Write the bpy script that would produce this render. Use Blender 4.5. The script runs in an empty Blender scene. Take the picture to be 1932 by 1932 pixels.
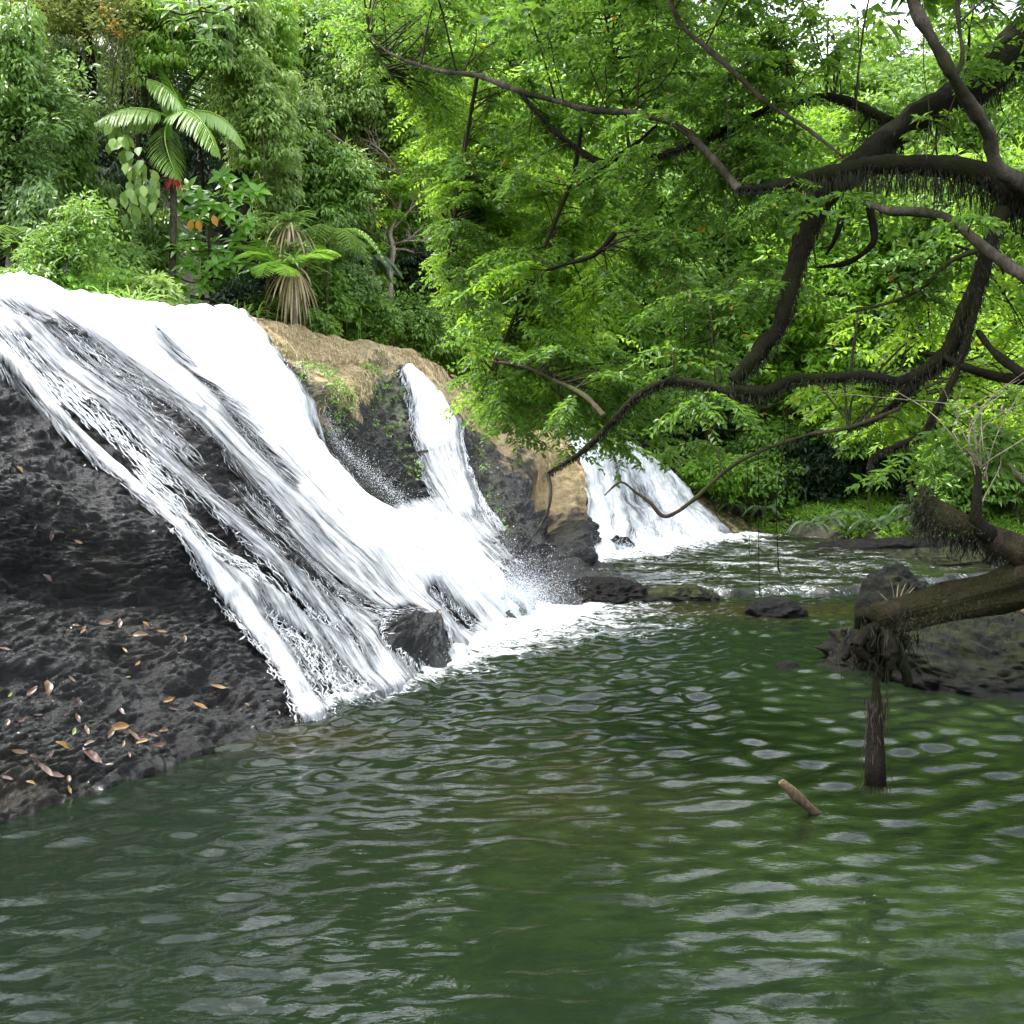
import bpy, math, random
import numpy as np
from mathutils import Vector
R = np.random.RandomState(7)
random.seed(7)
F = 2072.0; PITCH = math.atan(66/F); CAMZ = 2.0
C = bpy.context.scene.collection
CP, SP = math.cos(PITCH), math.sin(PITCH)

def ray(px, py):
    a = (np.asarray(px, float)-966)/F; b = (966-np.asarray(py, float))/F
    return a, CP + b*SP, b*CP - SP          # x, y, z before scaling
def P(px, py, d):
    x, y, z = ray(px, py); k = np.asarray(d, float)/y
    return np.stack(np.broadcast_arrays(x*k, d+0*k, CAMZ+z*k), -1)
def PT(px, py, d): return P(px, py, d).reshape(3)
def D0(px, py, z=0.0):                       # depth at which the sight line meets height z
    x, y, zz = ray(px, py); return float((z-CAMZ)/zz*y)

# ------------------------------------------------------------------ noise
_perm = np.random.RandomState(3).permutation(256); _perm = np.concatenate([_perm, _perm, _perm])
_g = np.random.RandomState(4).normal(size=(256, 3)); _g /= np.linalg.norm(_g, axis=1)[:, None]
def perlin(p):
    p = np.asarray(p, float); i = np.floor(p).astype(int); f = p-i; i &= 255
    w = f*f*f*(f*(f*6-15)+10); out = 0
    for dx in (0, 1):
        for dy in (0, 1):
            for dz in (0, 1):
                h = _perm[_perm[_perm[(i[..., 0]+dx) & 255]+((i[..., 1]+dy) & 255)]+((i[..., 2]+dz) & 255)]
                g = _g[h]
                v = g[..., 0]*(f[..., 0]-dx)+g[..., 1]*(f[..., 1]-dy)+g[..., 2]*(f[..., 2]-dz)
                out = out + v*(w[..., 0] if dx else 1-w[..., 0])*(w[..., 1] if dy else 1-w[..., 1])*(w[..., 2] if dz else 1-w[..., 2])
    return out
def fbm(p, octs=4, ridged=False):
    s = 0; a = 1.0; p = np.asarray(p, float)
    for o in range(octs):
        n = perlin(p*2**o+o*17.3)
        s = s + a*((0.35-np.abs(n))*1.4 if ridged else n); a *= .5
    return s

# ------------------------------------------------------------------ mesh helpers
def mesh(name, v, faces, mat=None, smooth=True, attrs=None, uv=None):
    v = np.asarray(v, np.float32).reshape(-1, 3)
    m = bpy.data.meshes.new(name)
    if isinstance(faces, np.ndarray): faces = [faces]
    faces = [np.asarray(f, np.int32) for f in faces if len(f)]
    m.vertices.add(len(v)); m.vertices.foreach_set('co', v.ravel())
    loops = np.concatenate([f.ravel() for f in faces])
    tot = np.concatenate([np.full(len(f), f.shape[1], np.int32) for f in faces])
    st = np.concatenate([[0], np.cumsum(tot)[:-1]]).astype(np.int32)
    m.loops.add(len(loops)); m.loops.foreach_set('vertex_index', loops)
    m.polygons.add(len(tot)); m.polygons.foreach_set('loop_start', st); m.polygons.foreach_set('loop_total', tot)
    m.polygons.foreach_set('use_smooth', np.full(len(tot), smooth))
    m.update(calc_edges=True)
    for k, a in (attrs or {}).items():
        at = m.attributes.new(k, 'FLOAT', 'POINT'); at.data.foreach_set('value', np.asarray(a, np.float32).ravel())
    if uv is not None:
        l = m.uv_layers.new(name='UVMap'); l.data.foreach_set('uv', np.asarray(uv, np.float32)[loops].ravel())
    if mat: m.materials.append(mat)
    return m
def link(name, m, parent=None):
    o = bpy.data.objects.new(name, m); C.objects.link(o)
    if parent is not None: o.parent = parent
    return o
def tag(o, label=None, cat=None, group=None, kind=None):
    if label: o['label'] = label
    if cat: o['category'] = cat
    if group: o['group'] = group
    if kind: o['kind'] = kind
    return o
def empty(name, loc, label, cat, group=None):
    o = bpy.data.objects.new(name, None); C.objects.link(o); o.location = tuple(float(a) for a in loc); o.empty_display_size = .2
    return tag(o, label, cat, group)
def grid_faces(nu, nv):
    i, j = np.meshgrid(np.arange(nu-1), np.arange(nv-1), indexing='ij'); a = (i*nv+j).ravel()
    return np.stack([a, a+nv, a+nv+1, a+1], 1)
class MB:
    """collects geometry for one mesh"""
    def __init__(s): s.v = []; s.q = []; s.t = []; s.n = 0; s.a = []; s.aw = []
    def add(s, v, q=None, t=None, tint=0.5, w=0.0):
        v = np.asarray(v, float).reshape(-1, 3)
        if q is not None and len(q): s.q.append(np.asarray(q)+s.n)
        if t is not None and len(t): s.t.append(np.asarray(t)+s.n)
        s.v.append(v); s.n += len(v); s.a.append(np.broadcast_to(np.asarray(tint, float), (len(v),)))
    def build(s, name, mat, parent=None, smooth=True):
        if not s.v: return None
        v = np.concatenate(s.v)
        if parent is not None: v = v-np.array(parent_loc(parent))
        fs = ([np.concatenate(s.q)] if s.q else [])+([np.concatenate(s.t)] if s.t else [])
        return link(name, mesh(name, v, fs, mat, smooth, {'tint': np.concatenate(s.a)}), parent)
def parent_loc(o):
    l = np.array(o.location)
    while o.parent is not None: o = o.parent; l = l+np.array(o.location)
    return l
def norm(a): return a/np.maximum(np.linalg.norm(a, axis=-1, keepdims=True), 1e-9)
def crom(pts, n):
    """Catmull-Rom through pts (k,m) resampled to n points (uniform in knot index)"""
    p = np.asarray(pts, float); k = len(p)
    q = np.concatenate([[2*p[0]-p[1]], p, [2*p[-1]-p[-2]]])
    t = np.linspace(0, k-1, n); i = np.minimum(t.astype(int), k-2); f = (t-i).reshape((-1,)+(1,)*(p.ndim-1))
    a, b, c, d = q[i], q[i+1], q[i+2], q[i+3]
    return .5*(2*b+(c-a)*f+(2*a-5*b+4*c-d)*f*f+(3*b-a-3*c+d)*f**3)
def tube(mb, pts, r0, r1=None, sides=7, rough=0.0, tint=.5, radii=None, seed=0, freq=9, dense=True):
    pts = np.asarray(pts, float)
    if dense:
        L = np.linalg.norm(np.diff(pts, axis=0), axis=1).sum(); n = int(max(6, min(260, L/max(.35*max(r0, r1 or r0), .02))))
        P_ = crom(pts, n)
    else: P_ = pts; n = len(pts)
    if radii is not None: rr = crom(np.asarray(radii, float)[:, None], n)[:, 0]
    else: rr = np.linspace(r0, r1 if r1 is not None else r0, n)
    T = norm(np.gradient(P_, axis=0)); up = np.array([0.13, .21, 1.0]); up = up if abs(T[0] @ norm(up)) < .9 else np.array([1., .1, 0])
    N = norm(np.cross(T, up)); B = np.cross(T, N)
    a = np.linspace(0, 2*np.pi, sides, endpoint=False)
    dirs = N[:, None]*np.cos(a)[None, :, None]+B[:, None]*np.sin(a)[None, :, None]
    V = P_[:, None]+dirs*rr[:, None, None]
    if rough: V = V+dirs*(fbm(V*freq+seed, 3)*rough)[..., None]
    i, j = np.meshgrid(np.arange(n-1), np.arange(sides), indexing='ij'); j2 = (j+1) % sides
    q = np.stack([i*sides+j, i*sides+j2, (i+1)*sides+j2, (i+1)*sides+j], -1).reshape(-1, 4)
    V = np.concatenate([V.reshape(-1, 3), P_[:1], P_[-1:]])
    c0 = n*sides; jj = np.arange(sides); t = np.concatenate([np.stack([(jj+1) % sides, jj, np.full(sides, c0)], 1), np.stack([(n-1)*sides+jj, (n-1)*sides+(jj+1) % sides, np.full(sides, c0+1)], 1)])
    mb.add(V, q, t, tint); return P_, rr

def leaves(mb, pos, axis, nrm, L, W, tint=None, big=False, fold=.18, curl=.25):
    """pos,axis,nrm (N,3); L,W (N,) : folded leaves, 4 or 8 vertices each"""
    N = len(pos); axis = norm(axis); side = norm(np.cross(axis, nrm)); nn = np.cross(side, axis)
    L = np.broadcast_to(L, (N,))[:, None]; W = np.broadcast_to(W, (N,))[:, None]
    if tint is None: tint = R.rand(N)
    if not big:
        v = np.stack([pos, pos+axis*L*.42+side*W*.5+nn*W*fold, pos+axis*L-nn*L*curl*.6, pos+axis*L*.42-side*W*.5+nn*W*fold], 1)
        b = np.arange(N)[:, None]*4
        mb.add(v, None, np.concatenate([b+[0, 1, 2], b+[0, 2, 3]]), np.repeat(tint, 4))
    else:
        c = lambda t: pos+axis*L*t-nn*L*curl*t*t
        e = lambda t, w, s: c(t)+s*side*W*w*.5+nn*W*fold*w
        v = np.stack([c(0), e(.28, .85, 1), e(.62, .95, 1), c(1.0), e(.62, .95, -1), e(.28, .85, -1), c(.28), c(.62)], 1)
        b = np.arange(N)[:, None]*8
        mb.add(v, np.concatenate([b+[6, 1, 2, 7], b+[5, 6, 7, 4]]), np.concatenate([b+[0, 1, 6], b+[0, 6, 5], b+[7, 2, 3], b+[7, 3, 4]]), np.repeat(tint, 8))

# ------------------------------------------------------------------ materials
def nt(name):
    m = bpy.data.materials.new(name); m.use_nodes = True; t = m.node_tree; t.nodes.clear()
    o = t.nodes.new('ShaderNodeOutputMaterial'); return m, t, o
def N(t, typ, **k):
    n = t.nodes.new(typ)
    for a, b in k.items():
        if a.startswith('i_'):
            key = a[2:]; key = int(key) if key.isdigit() else key.replace('_', ' ')
            n.inputs[key].default_value = b
        else: setattr(n, a, b)
    return n
def ramp(t, fac, stops, interp='LINEAR'):
    r = t.nodes.new('ShaderNodeValToRGB'); r.color_ramp.interpolation = interp; e = r.color_ramp.elements
    while len(e) < len(stops): e.new(.5)
    for k, (p, c) in enumerate(stops): e[k].position = p; e[k].color = (*c, 1) if len(c) == 3 else c
    t.links.new(fac, r.inputs[0]); return r.outputs[0]
def attr(t, n): return N(t, 'ShaderNodeAttribute', attribute_name=n).outputs['Fac']
def noise(t, vec, scale, detail=4, rough=.6, dist=0, typ='FBM'):
    n = N(t, 'ShaderNodeTexNoise'); n.inputs['Scale'].default_value = scale; n.inputs['Detail'].default_value = detail
    n.inputs['Roughness'].default_value = rough; n.inputs['Distortion'].default_value = dist
    if vec is not None: t.links.new(vec, n.inputs['Vector'])
    return n.outputs['Fac']
def mapping(t, vec, scale=(1, 1, 1), rot=(0, 0, 0)):
    m = N(t, 'ShaderNodeMapping'); m.inputs['Scale'].default_value = scale; m.inputs['Rotation'].default_value = rot
    t.links.new(vec, m.inputs['Vector']); return m.outputs[0]
def geo(t): return N(t, 'ShaderNodeNewGeometry').outputs['Position']
def math_(t, op, a, b=None, clamp=False):
    m = N(t, 'ShaderNodeMath', operation=op); m.use_clamp = clamp
    for k, x in enumerate((a, b)):
        if x is None: continue
        if isinstance(x, (int, float)): m.inputs[k].default_value = x
        else: t.links.new(x, m.inputs[k])
    return m.outputs[0]
def mixc(t, fac, a, b, bt='MIX'):
    m = N(t, 'ShaderNodeMix', data_type='RGBA', blend_type=bt)
    for k, x in ((0, fac), (6, a), (7, b)):
        if isinstance(x, (int, float)): m.inputs[k].default_value = x
        elif isinstance(x, tuple): m.inputs[k].default_value = (*x, 1)
        else: t.links.new(x, m.inputs[k])
    return m.outputs[2]
def bump(t, h, strength=.5, dist=.05, prev=None):
    b = N(t, 'ShaderNodeBump'); b.inputs['Strength'].default_value = strength; b.inputs['Distance'].default_value = dist
    t.links.new(h, b.inputs['Height'])
    if prev is not None: t.links.new(prev, b.inputs['Normal'])
    return b.outputs[0]

def leaf_mat(name, dark, light, trans, rough=.42, tfac=.38, old=None, spec=.5):
    m, t, o = nt(name); ti = attr(t, 'tint')
    stops = [(0, dark), (.9, light)]
    if old: stops += [(.972, light), (.985, old)]
    col = ramp(t, ti, stops)
    p = N(t, 'ShaderNodeBsdfPrincipled'); p.inputs['Roughness'].default_value = rough; p.inputs['Specular IOR Level'].default_value = spec
    t.links.new(col, p.inputs['Base Color'])
    tr = N(t, 'ShaderNodeBsdfTranslucent'); tc = mixc(t, .7, col, trans) ; t.links.new(tc, tr.inputs[0])
    if old:
        tc2 = ramp(t, ti, [(0, (0, 0, 0)), (.972, (0, 0, 0)), (.985, (1, 1, 1))]); t.links.new(mixc(t, tc2, tc, old), tr.inputs[0])
    mx = N(t, 'ShaderNodeMixShader'); mx.inputs[0].default_value = tfac
    t.links.new(p.outputs[0], mx.inputs[1]); t.links.new(tr.outputs[0], mx.inputs[2]); t.links.new(mx.outputs[0], o.inputs[0])
    return m
OLD = (.45, .22, .02)
M = {}
M['lime'] = leaf_mat('lime_leaf', (.07, .16, .014), (.19, .37, .035), (.46, .72, .05), old=OLD, tfac=.52)
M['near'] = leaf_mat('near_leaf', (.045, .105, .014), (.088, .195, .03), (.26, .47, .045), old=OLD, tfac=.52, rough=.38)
M['green'] = leaf_mat('green_leaf', (.055, .13, .022), (.21, .38, .06), (.30, .50, .04), rough=.36)
M['pale'] = leaf_mat('pale_leaf', (.09, .18, .03), (.32, .48, .11), (.40, .55, .08), rough=.4)
M['blue'] = leaf_mat('bluish_leaf', (.05, .12, .03), (.21, .36, .09), (.26, .42, .06), rough=.33)
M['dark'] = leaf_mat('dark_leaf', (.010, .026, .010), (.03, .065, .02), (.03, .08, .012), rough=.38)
M['big'] = leaf_mat('broad_leaf', (.09, .22, .03), (.22, .46, .06), (.34, .6, .05), rough=.3)
M['lichen'] = leaf_mat('hanging_lichen', (.12, .17, .03), (.32, .38, .09), (.32, .36, .06), rough=.6)
M['orange'] = leaf_mat('orange_leaf', (.45, .18, .03), (.55, .28, .05), (.55, .28, .04))
M['fern'] = leaf_mat('fern_frond', (.12, .28, .03), (.27, .50, .06), (.32, .55, .05), rough=.45)
M['palm'] = leaf_mat('palm_frond', (.10, .20, .04), (.26, .42, .10), (.28, .45, .07), rough=.34)
M['palmdark'] = leaf_mat('shaded_palm_frond', (.025, .055, .02), (.07, .12, .045), (.05, .10, .03), rough=.4)  # darker copy of the palm green, shade put into the colour
M['straw'] = leaf_mat('dry_leaf', (.22, .17, .09), (.42, .34, .19), (.3, .24, .12), rough=.6, tfac=.2)
M['twig'] = leaf_mat('root_fibre', (.015, .011, .008), (.06, .042, .028), (.08, .06, .03), rough=.8, tfac=.05)
M['moss_strand'] = leaf_mat('moss_strand', (.008, .009, .004), (.032, .034, .012), (.03, .036, .008), rough=.9, tfac=.2)
M['brown_strand'] = leaf_mat('brown_root_mat', (.46, .34, .16), (.92, .76, .46), (.6, .48, .24), rough=.85, tfac=.15)

def bark(name, c1, c2, scale=14, moss=None, rough=.85, b=.6):
    m, t, o = nt(name); g = geo(t); n1 = noise(t, mapping(t, g, (1, 1, .35)), scale, 6, .65); n2 = noise(t, g, 2.5, 4)
    col = ramp(t, n1, [(.3, c1), (.7, c2)])
    if moss: col = mixc(t, ramp(t, n2, [(.42, (0, 0, 0)), (.58, (1, 1, 1))]), col, moss)
    p = N(t, 'ShaderNodeBsdfPrincipled'); p.inputs['Roughness'].default_value = rough; p.inputs['Specular IOR Level'].default_value = .12; t.links.new(col, p.inputs[0])
    t.links.new(bump(t, noise(t, g, scale*4, 5, .7), b, .03, bump(t, n1, b, .08)), p.inputs['Normal']); t.links.new(p.outputs[0], o.inputs[0]); return m
M['bark_dark'] = bark('mossy_dark_bark', (.006, .005, .004), (.022, .017, .012), moss=(.014, .016, .005))
M['bark_grey'] = bark('pale_grey_bark', (.05, .042, .032), (.20, .17, .135), scale=24, moss=(.04, .04, .02))
M['bark_pale'] = bark('pale_trunk_bark', (.16, .13, .09), (.42, .36, .28), scale=9)
M['bark_brown'] = bark('brown_bark', (.03, .022, .015), (.10, .075, .05), scale=10, moss=(.05, .06, .02))
M['bark_jungle'] = bark('jungle_trunk_bark', (.012, .010, .008), (.05, .04, .028), scale=8)
M['log'] = bark('fallen_trunk_bark', (.012, .010, .007), (.085, .065, .04), scale=16, moss=(.035, .033, .012), b=1.0)
M['stick'] = bark('weathered_stick', (.05, .036, .022), (.24, .18, .11), scale=30, b=.6)
M['driftwood'] = bark('driftwood', (.13, .09, .055), (.40, .31, .20), scale=26, b=.5)

# ------------------------------------------------------------------ world, sun, camera
sc = bpy.context.scene
w = bpy.data.worlds.new('World'); sc.world = w; w.use_nodes = True; t = w.node_tree
bg = t.nodes['Background']; sky = t.nodes.new('ShaderNodeTexSky'); sky.sky_type = 'NISHITA'; sky.sun_disc = False
SUN_EL, SUN_AZ = math.radians(68), math.radians(-80)       # azimuth from +Y towards +X
sky.sun_elevation = SUN_EL; sky.sun_rotation = SUN_AZ; sky.air_density = 1.0; sky.dust_density = 4.0; sky.ozone_density = 1.0
hs = N(t, 'ShaderNodeHueSaturation'); hs.inputs['Saturation'].default_value = .30; hs.inputs['Value'].default_value = 2.1; t.links.new(sky.outputs[0], hs.inputs['Color']); cl = ramp(t, noise(t, N(t, 'ShaderNodeTexCoord').outputs['Generated'], 2.6, 6, .55), [(.40, (.62, .66, .72)), (.55, (1.5, 1.5, 1.5)), (.68, (3.2, 3.2, 3.2))]); mc_ = mixc(t, 1.0, hs.outputs[0], cl, 'MULTIPLY'); t.links.new(mc_, bg.inputs[0]); bg.inputs[1].default_value = .15
sl = bpy.data.lights.new('sun', 'SUN'); sl.energy = 3.0; sl.angle = math.radians(2.0); sl.color = (1, .96, .88)
so = bpy.data.objects.new('sun', sl); C.objects.link(so)
sd = Vector((math.sin(SUN_AZ)*math.cos(SUN_EL), math.cos(SUN_AZ)*math.cos(SUN_EL), math.sin(SUN_EL)))
so.rotation_euler = sd.to_track_quat('Z', 'Y').to_euler(); so.location = tuple(sd*60)
cam = bpy.data.cameras.new('camera'); co = bpy.data.objects.new('camera', cam); C.objects.link(co)
cam.sensor_width = 36; cam.lens = 36*F/1932; cam.clip_start = .05; cam.clip_end = 1000
co.location = (0, 0, CAMZ); co.rotation_euler = (math.pi/2-PITCH, 0, 0); sc.camera = co
sc.view_settings.view_transform = 'Standard'; sc.view_settings.look = 'None'; sc.view_settings.gamma = 1
sc.view_settings.exposure = 0.95
sc.cycles.max_bounces = 7; sc.cycles.diffuse_bounces = 3; sc.cycles.glossy_bounces = 3; sc.cycles.transmission_bounces = 4
sc.cycles.transparent_max_bounces = 10; sc.cycles.caustics_reflective = False; sc.cycles.caustics_refractive = False
sc.cycles.sample_clamp_indirect = 4; sc.cycles.use_denoising = True

#@@ROCK
# ------------------------------------------------------------------ the cascade rock
Z = None   # marks a point on the pool surface
curves = [
 [(-900,150,7.6),(-850,620,6.6),(-800,1000,5.6),(-760,1300,5.0),(-730,1600,4.4),(-700,1850,Z)],
 [(-400,400,9.0),(-380,750,8.0),(-350,1000,7.3),(-320,1230,6.6),(-290,1480,5.8),(-250,1700,Z)],
 [(-250,470,9.7),(-150,700,8.9),(-80,930,8.2),(-40,1130,7.8),(-20,1340,7.0),(0,1560,Z)],
 [(-180,500,10.4),(0,740,9.7),(90,950,9.0),(165,1120,8.75),(230,1280,8.2),(300,1445,Z)],
 [(-140,520,10.8),(120,850,10.1),(300,1000,9.7),(395,1110,9.65),(460,1240,9.35),(560,1362,Z)],
 [(-60,535,11.3),(150,700,11.2),(350,880,11),(560,1080,10.9),(660,1200,10.75),(740,1298,Z)],
 [(60,552,12.2),(300,720,12.5),(480,890,12.5),(640,1050,12.5),(760,1180,12.3),(830,1248,Z)],
 [(270,590,14.8),(430,720,14.6),(560,850,14.3),(700,1000,14),(820,1115,13.9),(900,1202,Z)],
 [(460,593,18),(560,690,17.3),(640,840,16.6),(760,955,16),(880,1060,15.7),(975,1162,Z)],
 [(530,607,19.5),(590,690,19),(650,810,18),(740,930,17.2),(860,1020,16.9),(990,1150,Z)],
 [(640,645,21),(680,720,20.3),(715,830,19),(790,960,18.3),(900,1050,17.6),(1003,1144,Z)],
 [(770,668,22.5),(765,722,21.8),(800,830,20.5),(850,950,19.3),(930,1050,18.2),(1015,1142,Z)],
 [(860,705,24),(840,775,23),(890,860,21.5),(930,960,20),(985,1060,18.6),(1035,1141,Z)],
 [(960,770,26),(950,860,24),(990,930,22.3),(1010,1010,20.5),(1030,1080,18.9),(1080,1139,Z)],
 [(1040,805,27.5),(1085,890,26),(1105,960,24.5),(1098,1040,22.5),(1095,1085,20.0),(1180,1120,Z)],
 [(1060,805,29.5),(1098,880,28.5),(1110,960,27),(1112,1030,25.5),(1108,1058,24.5),(1120,1066,23.6)],
]
def loft(curves, nu, nv, nback=14, nunder=10, back=4.0, jitter=True):
    K = np.array([[(a, b, (D0(a, b) if d is Z else d)) for a, b, d in c] for c in curves], float)
    Kv = np.stack([crom(k, nv) for k in K])            # (k,nv,3)
    G = crom(Kv, nu)                                   # (nu,nv,3)
    W = P(G[..., 0], G[..., 1], G[..., 2])
    cr = W[:, 0]; rad = norm(np.stack([cr[:, 0], cr[:, 1]*1.0, 0*cr[:, 2]], 1))+np.array([-.25, 0, 0])
    s = np.linspace(1, 0, nback, endpoint=False)[:, None, None]
    bk = cr[None]+rad[None]*back*s+np.array([0, 0, -1.])*.35*s**2
    s2 = np.linspace(0, 1, nunder+1)[1:][:, None, None]
    be = W[:, -1]; un = be[None]+(W[:, -1]-W[:, -4])[None]*np.array([16, 16, 0])*s2+np.array([0, 0, -1.5])*s2**1.3
    Wf = np.concatenate([np.swapaxes(bk, 0, 1), W, np.swapaxes(un, 0, 1)], 1)
    px = np.concatenate([np.repeat(G[:, :1, 0], nback, 1), G[..., 0], np.repeat(G[:, -1:, 0], nunder, 1)], 1)
    py = np.concatenate([np.repeat(G[:, :1, 1], nback, 1)-np.linspace(60, 0, nback), G[..., 1], np.repeat(G[:, -1:, 1], nunder, 1)+np.arange(1, nunder+1)*6], 1)
    return Wf, px, py
def normals(W):
    n = norm(np.cross(np.gradient(W, axis=0), np.gradient(W, axis=1)))
    return n*np.where((n[..., 2:3] > 0) | (np.abs(n[..., 2:3]) < .02), 1, 1)
NU, NV = 760, 520
W0, RPX, RPY = loft(curves, NU, NV)
n0 = normals(W0)
if n0[..., 2].mean() < 0: n0 = -n0
def poly_d(px, py, line):
    """distance in the loft's own plane coordinates to a polyline, and parameter along it"""
    best = np.full(px.shape, 1e9); par = np.zeros(px.shape); L = np.asarray(line, float)
    for k in range(len(L)-1):
        a, b = L[k], L[k+1]; ab = b-a; tt = np.clip(((px-a[0])*ab[0]+(py-a[1])*ab[1])/(ab@ab), 0, 1)
        d = np.hypot(px-a[0]-tt*ab[0], py-a[1]-tt*ab[1]); m = d < best; best[m] = d[m]; par[m] = (k+tt)[m]
    return best, par
def sstep(a, b, x): tt = np.clip((x-a)/(b-a), 0, 1); return tt*tt*(3-2*tt)
# big relief (bulges, gullies), then ridged strata, then grain
low = .20*fbm(W0*.55, 3)+.10*fbm(W0*1.7+5, 3)
d_, _ = poly_d(RPX, RPY, [(60,1100),(200,1125),(330,1150),(430,1165)]); low -= .11*np.exp(-(d_/45)**2)
d_, _ = poly_d(RPX, RPY, [(230,1240),(330,1310),(430,1330)]); low -= .12*np.exp(-(d_/26)**2)
d_, _ = poly_d(RPX, RPY, [(0,1290),(80,1300),(200,1360),(330,1430)]); low -= .08*np.exp(-(d_/22)**2)
# the boulder that splits the fall at the bottom, and shelf breaks
d_, _ = poly_d(RPX, RPY, [(735,1215),(785,1230)]); low += .27*np.exp(-(d_/38)**2)
d_, _ = poly_d(RPX, RPY, [(560,735),(640,755),(700,690),(770,720),(860,800)]);
lip = sstep(575, 600, RPX)*(1-sstep(900, 980, RPX))
low += lip*.22*np.exp(-(d_/40)**2)
low -= np.exp(-(poly_d(RPX, RPY, [(1040,905),(1085,960),(1050,1000),(1035,930)])[0]/26)**2)*.9      # hollow under the end of the ridge
low -= np.exp(-(poly_d(RPX, RPY, [(600,800),(680,900),(760,955)])[0]/30)**2)*.25
low -= np.exp(-(poly_d(RPX, RPY, [(520,655),(610,690),(720,700)])[0]/9)**2)*.16
dist = W0[..., 1]
strata = W0*np.array([1.3, 1.3, 5.0])+.35*fbm(W0*1.1+50, 2)[..., None]*np.array([0, 0, 1.])
mid = .085-.115*fbm(strata*1.1+np.array([0, 0, 3]), 4, ridged=True)
fine = .038-.058*fbm(strata*4.5+9, 4, ridged=True)+.017*fbm(W0*24, 2)
craggy = sstep(900, 960, RPX)*.20*fbm(W0*1.3+31, 4, ridged=True)
brown = None
lipline = [(455,600),(520,690),(560,755),(600,780),(660,775),(700,715),(740,700),(800,735),(860,790),(930,835),(1010,872),(1060,912),(1105,950)]
ll = np.array(lipline); ylip = np.interp(RPX, ll[:, 0], ll[:, 1])
nb = fbm(W0*1.1+3, 3)*38+fbm(W0*5, 3)*22
brown = sstep(16, -16, RPY-ylip-14+nb)*sstep(440, 475, RPX+(RPY-593)*-.9+nb*.2)
brown = np.maximum(brown, .75*sstep(50, 0, RPY-ylip+nb*1.6)*sstep(560, 620, RPX)*(fbm(W0*2.2+11, 2) > -.02)*(1-np.exp(-(poly_d(RPX, RPY, [(690,700),(760,800),(800,880)])[0]/50)**2)))
green = np.exp(-(poly_d(RPX, RPY, [(700,705),(740,800),(770,880)])[0]/48)**2)*sstep(-.25, .25, fbm(W0*3+40, 3))
green = np.maximum(green, .8*np.exp(-(poly_d(RPX, RPY, [(600,745),(630,770),(640,800)])[0]/22)**2))
green = np.maximum(green, .8*np.exp(-(poly_d(RPX, RPY, [(565,690),(620,710),(560,720)])[0]/16)**2))
green = np.maximum(green, .55*np.exp(-(poly_d(RPX, RPY, [(900,860),(930,960),(960,1010)])[0]/22)**2))
pale = np.exp(-(poly_d(RPX, RPY, [(700,705),(735,740),(760,790)])[0]/32)**2)*sstep(-.1, .2, fbm(W0*7+20, 2))
soil = np.exp(-(((RPX-30)/90)**2+((RPY-1490)/45)**2))
kz = 61; cs = np.cumsum(np.pad(low, ((0, 0), (kz//2+1, kz//2)), mode='edge'), axis=1); lows = (cs[:, kz:]-cs[:, :-kz])/kz
for _ in range(10): lows[1:-1] = (lows[:-2]+2*lows[1:-1]+lows[2:])/4
n0s = n0.copy()
for _ in range(20): n0s[:, 1:-1] = (n0s[:, :-2]+n0s[:, 2:])/2
n0s = norm(n0s)
Wlow = W0+n0s*(lows*.6+np.maximum(low, lows)*.4)[..., None]
Wr = W0+n0*(low+(mid+fine)*(1-.55*brown)+craggy)[..., None]
uvw = np.zeros(W0.shape[:2]+(2,))
uvw[..., 0] = np.cumsum(np.concatenate([[0], np.linalg.norm(np.diff(W0[:, NV//2], axis=0), axis=1)]))[:, None]
uvw[..., 1] = np.cumsum(np.concatenate([np.zeros((W0.shape[0], 1)), np.linalg.norm(np.diff(W0, axis=1), axis=2)], 1), 1)

m, t, o = nt('wet_rock'); g = geo(t)
st = mapping(t, g, (1, 1, 2.6)); r1 = noise(t, st, 7, 8, .68, .6); r2 = noise(t, st, 30, 6, .75, .4); r4 = noise(t, st, 85, 4, .7, .2); r3 = noise(t, g, 1.1, 4)
col = ramp(t, r1, [(.3, (.004, .004, .0045)), (.7, (.017, .0165, .016))])
col = mixc(t, ramp(t, r3, [(.5, (0, 0, 0)), (.75, (1, 1, 1))]), col, (.026, .021, .013))
bm = noise(t, g, 9, 6, .7)
bcol = ramp(t, bm, [(.3, (.28, .18, .085)), (.44, (.58, .43, .22)), (.62, (.78, .62, .37))])
bcol = mixc(t, ramp(t, noise(t, g, 1.3, 3), [(.5, (0, 0, 0)), (.68, (.8, .8, .8))]), bcol, (.26, .25, .06))
col = mixc(t, attr(t, 'brown'), col, bcol)
gcol = ramp(t, bm, [(.35, (.025, .04, .010)), (.65, (.11, .14, .026))])
col = mixc(t, math_(t, 'MULTIPLY', attr(t, 'green'), ramp(t, noise(t, g, 5, 4), [(.4, (0, 0, 0)), (.55, (1, 1, 1))])), col, gcol)
col = mixc(t, attr(t, 'pale'), col, (.36, .38, .27)); col = mixc(t, attr(t, 'soil'), col, (.035, .028, .014))
p = N(t, 'ShaderNodeBsdfPrincipled'); t.links.new(col, p.inputs[0])
dry = math_(t, 'MAXIMUM', attr(t, 'brown'), attr(t, 'pale'))
t.links.new(math_(t, 'ADD', math_(t, 'MULTIPLY', dry, .55), .27), p.inputs['Roughness'])
p.inputs['Specular IOR Level'].default_value = .30; t.links.new(math_(t, 'MULTIPLY', math_(t, 'SUBTRACT', 1.0, dry, True), .85), p.inputs['Coat Weight']); p.inputs['Coat Roughness'].default_value = .05; p.inputs['Coat IOR'].default_value = 1.5
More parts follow.
